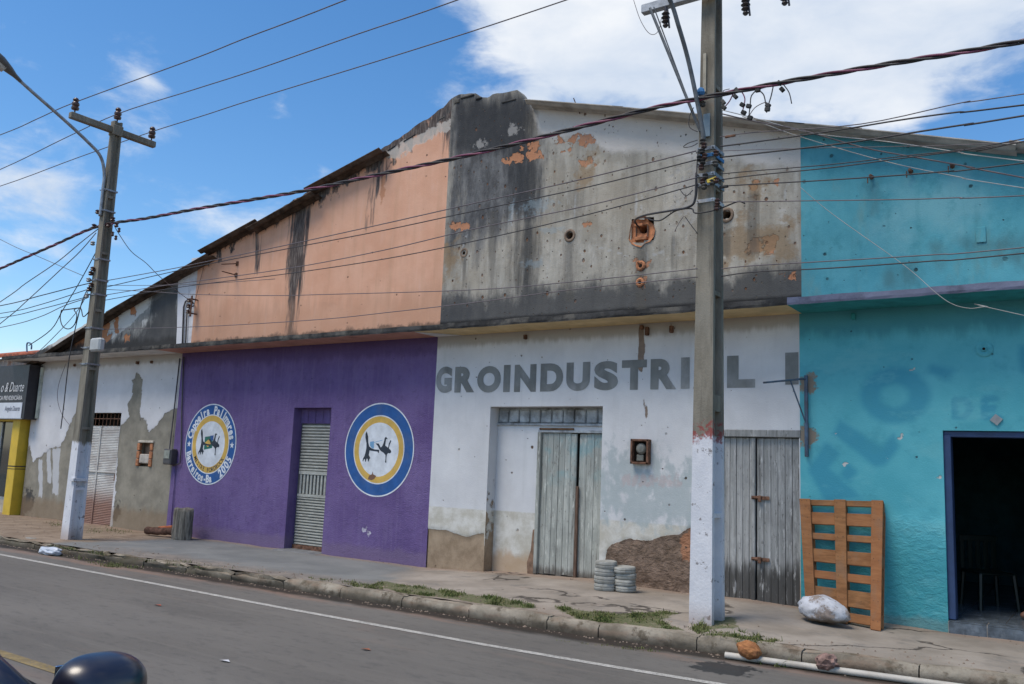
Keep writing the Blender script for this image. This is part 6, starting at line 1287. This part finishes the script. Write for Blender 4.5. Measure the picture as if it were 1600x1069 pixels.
# pebbles and rubble
mpeb = simple('gutter_rubble', (.22, .17, .13), .95, .5, 9)
mb = MB()
for i in range(1500):
    t = random.random(); x = random.uniform(-22, 1.5)
    if random.random() < .45: y = float(YKF(x)) - .03 - abs(random.gauss(0, .06)); z = ROAD
    elif x < -14.6: y = random.uniform(-2.85, -.1); z = float(zpave(np.array([x]), np.array([y]))[0])
    else: y = min(float(YKF(x)) + .2 + abs(random.gauss(0, .25)), -.1) if random.random() < .7 else -abs(random.gauss(0, .15))-.02; z = float(zpave(np.array([x]), np.array([y]))[0])
    s = random.uniform(.004, .016)*(1.5 if random.random() < .08 else 1); a = random.random()*6
    vs = [Vector((x+s*math.cos(a+k*1.57)*random.uniform(.7, 1.4), y+s*math.sin(a+k*1.57)*random.uniform(.7, 1.3), z)) for k in range(4)]
    b = len(mb.v); mb.v += [tuple(v) for v in vs] + [(x, y, z+s*random.uniform(.6, 1.1))]; mb.f += [(b, b+1, b+4), (b+1, b+2, b+4), (b+2, b+3, b+4), (b+3, b, b+4)]; mb.m += [0]*4
props(mb.build('rubble', mpeb), None, None, None, 'stuff')
# grass along the kerb
def mat_grass():
    M = Mat('dusty_kerb_grass'); n = M.noise(3, 4, .6); col = M.mix(M.step(n, .35, .65), (.065, .105, .025), (.14, .155, .055)); col = M.mix(M.step(M.noise(60, 2, .6), .5, .7, 0, .9), col, (.26, .21, .11)); return M.done(col, .8)
mb = MB()
def in_poly(x, y, P):
    ins = False
    for i in range(len(P)):
        a, b = P[i], P[(i+1) % len(P)]
        if (a[1] > y) != (b[1] > y) and x < (b[0]-a[0])*(y-a[1])/(b[1]-a[1])+a[0]: ins = not ins
    return ins
def grass(P, n, z, h):
    x0 = min(p[0] for p in P); x1 = max(p[0] for p in P); y0 = min(p[1] for p in P); y1 = max(p[1] for p in P); k = 0; cl = [(random.uniform(x0, x1), random.uniform(y0, y1), random.random()) for _ in range(46)]
    while k < n:
        c = random.choice(cl); px = random.gauss(c[0], (x1-x0)*.022+2); py = random.gauss(c[1], 1.6)
        if not in_poly(px, py, P): k += .25; continue
        q = G(px, py, z); zz = float(zpave(np.array([q.x]), np.array([q.y]))[0]) if q.y > YKF(q.x)+.13 else (z)
        a = random.random()*6.28; L = h*random.uniform(.35, 1.15)*(.5+.7*c[2])*(random.uniform(1.3, 2.0) if random.random() < .07 else 1); w = random.uniform(.0025, .005); le = random.uniform(.2, 1.0)*L
        d = Vector((math.cos(a), math.sin(a), 0)); s = Vector((-d.y, d.x, 0))*w; b = Vector((q.x, q.y, zz-.004)); m_ = b+d*le*.4+Vector((0, 0, L*.6)); t = b+d*le+Vector((0, 0, L*.85))
        i = len(mb.v); mb.v += [tuple(b-s), tuple(b+s), tuple(m_+s*.8), tuple(m_-s*.8), tuple(t)]; mb.f += [(i, i+1, i+2, i+3), (i+3, i+2, i+4)]; mb.m += [0, 0]; k += 1
grass([(585, 912), (600, 905), (640, 915), (720, 925), (830, 945), (838, 952), (800, 950), (700, 935), (620, 925)], 4800, -.045, .045)
grass([(862, 948), (900, 955), (960, 962), (1040, 960), (1066, 962), (1030, 972), (1074, 985), (1000, 980), (900, 966)], 4600, -.045, .040)
grass([(540, 912), (590, 912), (600, 922), (560, 918)], 900, -.05, .035); grass([(1080, 975), (1100, 970), (1110, 980), (1090, 984)], 600, 0, .06)
grass([(1100, 990), (1150, 992), (1210, 1000), (1215, 1010), (1150, 1003)], 1500, -.045, .035); grass([(1150, 980), (1180, 985), (1230, 995), (1190, 992)], 500, 0, .035)
grass([(1195, 1033), (1240, 1040), (1300, 1048), (1270, 1046), (1210, 1042)], 1200, ROAD, .05); grass([(1150, 1020), (1195, 1032), (1190, 1040)], 400, ROAD, .05)
grass([(60, 862), (110, 870), (180, 880), (300, 890), (420, 910), (300, 897), (160, 886)], 2200, ROAD, .05); grass([(60, 850), (150, 866), (240, 880), (330, 890), (240, 876), (120, 858)], 1800, -.07, .045)
grass([(1070, 972), (1140, 972), (1150, 990), (1110, 995)], 400, 0, .03); grass([(20, 790), (60, 800), (200, 828), (260, 836), (100, 835)], 700, -.12, .06)
grass([(480, 897), (560, 905), (580, 915), (500, 905)], 600, -.02, .03); grass([(860, 1000), (900, 1004), (1000, 1012), (1100, 1022), (1000, 1018)], 500, ROAD, .03)
mb.build('grass', mat_grass(), None, kind='stuff')
# ------------------------------------------------------------------ parked car (only its mirror and pillar reach the picture)
def mat_paint():
    M = Mat('navy_car_paint'); return M.done((.005, .006, .020), .35, None, Coat_Weight=.7, Coat_Roughness=.24, metal=0)
cp = mat_paint(); cg_ = Mat('car_glass').done((.015, .018, .02), .04, None, spec=.8); crb = simple('car_black_rubber', (.02, .02, .02), .7, .1); crm = simple('alloy_rim', (.35, .36, .37), .3, .1, 8, (1, 1, 1), .001, .8)
CX, CY, CZ = -3.05, -10.62, ROAD
CAR = empty('parked_car', (CX, CY, CZ), 'dark navy car at the lower left with only its door mirror and pillar in view', 'car')
def cl(x, y, z): return (CX+x, CY+y, CZ+z*1.2)
st_ = [(-2.0, .45, .78, .62, .40), (-1.9, .35, .92, .74, .30), (-1.3, .25, 1.02, .84, .25), (-.6, .22, 1.03, .86, .23), (.2, .22, 1.03, .86, .23), (.85, .22, 1.01, .86, .24), (1.2, .24, .97, .84, .25), (1.6, .28, .90, .80, .27), (1.85, .34, .80, .72, .30), (1.98, .42, .68, .60, .38)]
mb = MB(); n = 14
for x, zlo, ztp, hw_, _ in st_:
    for j in range(n):
        t = j/(n-1); s_ = -1+2*t
        if abs(s_) > .72: k = (1-abs(s_))/.28; y = math.copysign(hw_*(1-.10*(1-k)*1.0+.0), s_); z = zlo+(ztp-.10-zlo)*k; y = math.copysign(hw_*(.93+.07*math.sin(k*math.pi*.7)), s_)
        else: y = s_/.72*hw_*.93; z = ztp-.10*(abs(s_)/.72)**3
        mb.v.append(cl(x, y, z))
for i in range(len(st_)-1):
    for j in range(n-1): mb.f.append((i*n+j, i*n+j+1, (i+1)*n+j+1, (i+1)*n+j)); mb.m.append(0)
    mb.f.append((i*n+n-1, i*n, (i+1)*n, (i+1)*n+n-1)); mb.m.append(0)
mb.f += [tuple(range(n)), tuple((len(st_)-1)*n+j for j in range(n))]; mb.m += [0, 0]
shade_auto(mb.build('body', cp, CAR), 50)
# cabin: pillars, roof and glass
cab = [(-1.75, 1.00, .70), (-1.25, 1.40, .60), (-.8, 1.47, .58), (.0, 1.46, .60), (.25, 1.40, .61), (1.05, 1.00, .72)]
def cabp(i, s): x, z, w = cab[i]; return Vector(cl(x, s*w, z))
mb = MB()
for i in range(5): mb.add([cabp(i, -1), cabp(i, 1), cabp(i+1, 1), cabp(i+1, -1)], [(0, 1, 2, 3)], 0 if i in (1, 2, 3) else 1)
for s in (-1, 1):
    bot = [Vector(cl(-1.75, s*.80, .98)), Vector(cl(1.05, s*.82, .98))]; mb.add([cabp(0, s), cabp(1, s), cabp(2, s), cabp(3, s), cabp(4, s), cabp(5, s), bot[1], bot[0]], [tuple(range(8))], 1)
mb.build('cabin', [cp, cg_], CAR)
for s in (-1, 1):
    mb = MB(); mb.tube([Vector(cl(1.12, s*.765, .985)), Vector(cl(1.0, s*.735, 1.035)), cabp(4, s)+Vector((0, s*.01, .005)), cabp(3, s)+Vector((0, s*.01, .005)), cabp(2, s)+Vector((0, s*.01, .005)), cabp(1, s), Vector(cl(-1.8, s*.72, 1.0))], [.035, .034, .032, .03, .03, .035, .05], 8); mb.build('pillar', cp, CAR, True)
    mb = MB(); mb.box(*[CX-.3, CX-.24], CY+s*.72-.012, CY+s*.72+.012, CZ+1.17, CZ+1.7); mb.build('pillar', crb, CAR)
    for x in (-1.25, 1.25):
        c = Vector((CX+x, CY+s*.74, CZ+.36)); mb = MB(); mb.lathe(c, [(.22, -.10), (.33, -.11), (.36, -.08), (.36, .08), (.33, .11), (.22, .10)], 28, 0, 'y'); w = shade_auto(mb.build('wheel', crb, CAR), 40)
        mb = MB(); mb.lathe(c+Vector((0, s*.07, 0)), [(.20, 0), (.20, s*.03), (.15, s*.035), (.05, s*.02), (.03, s*.03)], 20, 0, 'y')
        for k in range(6): t = k*math.pi/3; mb.tube([c+Vector((0, s*.10, 0)), c+Vector((.19*math.cos(t), s*.105, .19*math.sin(t)))], [.03, .02], 6)
        mb.build('rim', crm, w)
    mb = MB(); mb.box(CX+1.82, CX+1.94, CY+s*.55-.14, CY+s*.55+.14, CZ+.76, CZ+.90, bev=.03); mb.build('headlight', simple('headlight_glass', (.5, .52, .55), .1) if 'headlight_glass' not in bpy.data.materials else bpy.data.materials['headlight_glass'], CAR)
    # mirror: rounded painted shell, stalk and glass
    mc = Vector(cl(.80, s*1.06, 1.07)) if s < 0 else MIR if 'MIR' in globals() else None
MIRC = CAM + ray(152, 1074)*2.33
for s, c in ((1, MIRC), (-1, Vector((MIRC.x, 2*CY-MIRC.y, MIRC.z)))):
    mb = MB(); bm = bmesh.new(); bmesh.ops.create_uvsphere(bm, u_segments=40, v_segments=24, radius=1)
    vs = []
    for v in bm.verts:
        q = v.co; e_ = lambda t, p: math.copysign(abs(t)**p, t)
        X_ = q.x*.105 if q.x > 0 else q.x*.035; vs.append(c+Vector((X_, e_(q.y, .78)*.128*(1-.10*q.z*0), e_(q.z, .80)*.092*(1+.10*q.y*s*-1))))
    bm.verts.index_update(); mb.add(vs, [tuple(v.index for v in f.verts) for f in bm.faces]); bm.free()
    mo = mb.build('door_mirror', cp, CAR, True)
    mb = MB(); mb.tube([c+Vector((-.02, -s*.09, -.05)), Vector(cl(.62, s*.80, 1.0))], [.035, .045], 8); mb.build('mirror_stalk', crb, mo, True)
    MB().box(c.x-.042, c.x-.036, c.y-.10, c.y+.10, c.z-.065, c.z+.065, bev=.002).build('mirror_glass', simple('mirror_silver', (.8, .8, .8), .03, .01, 5, (1, 1, 1), 0, 1) if 'mirror_silver' not in bpy.data.materials else bpy.data.materials['mirror_silver'], mo)
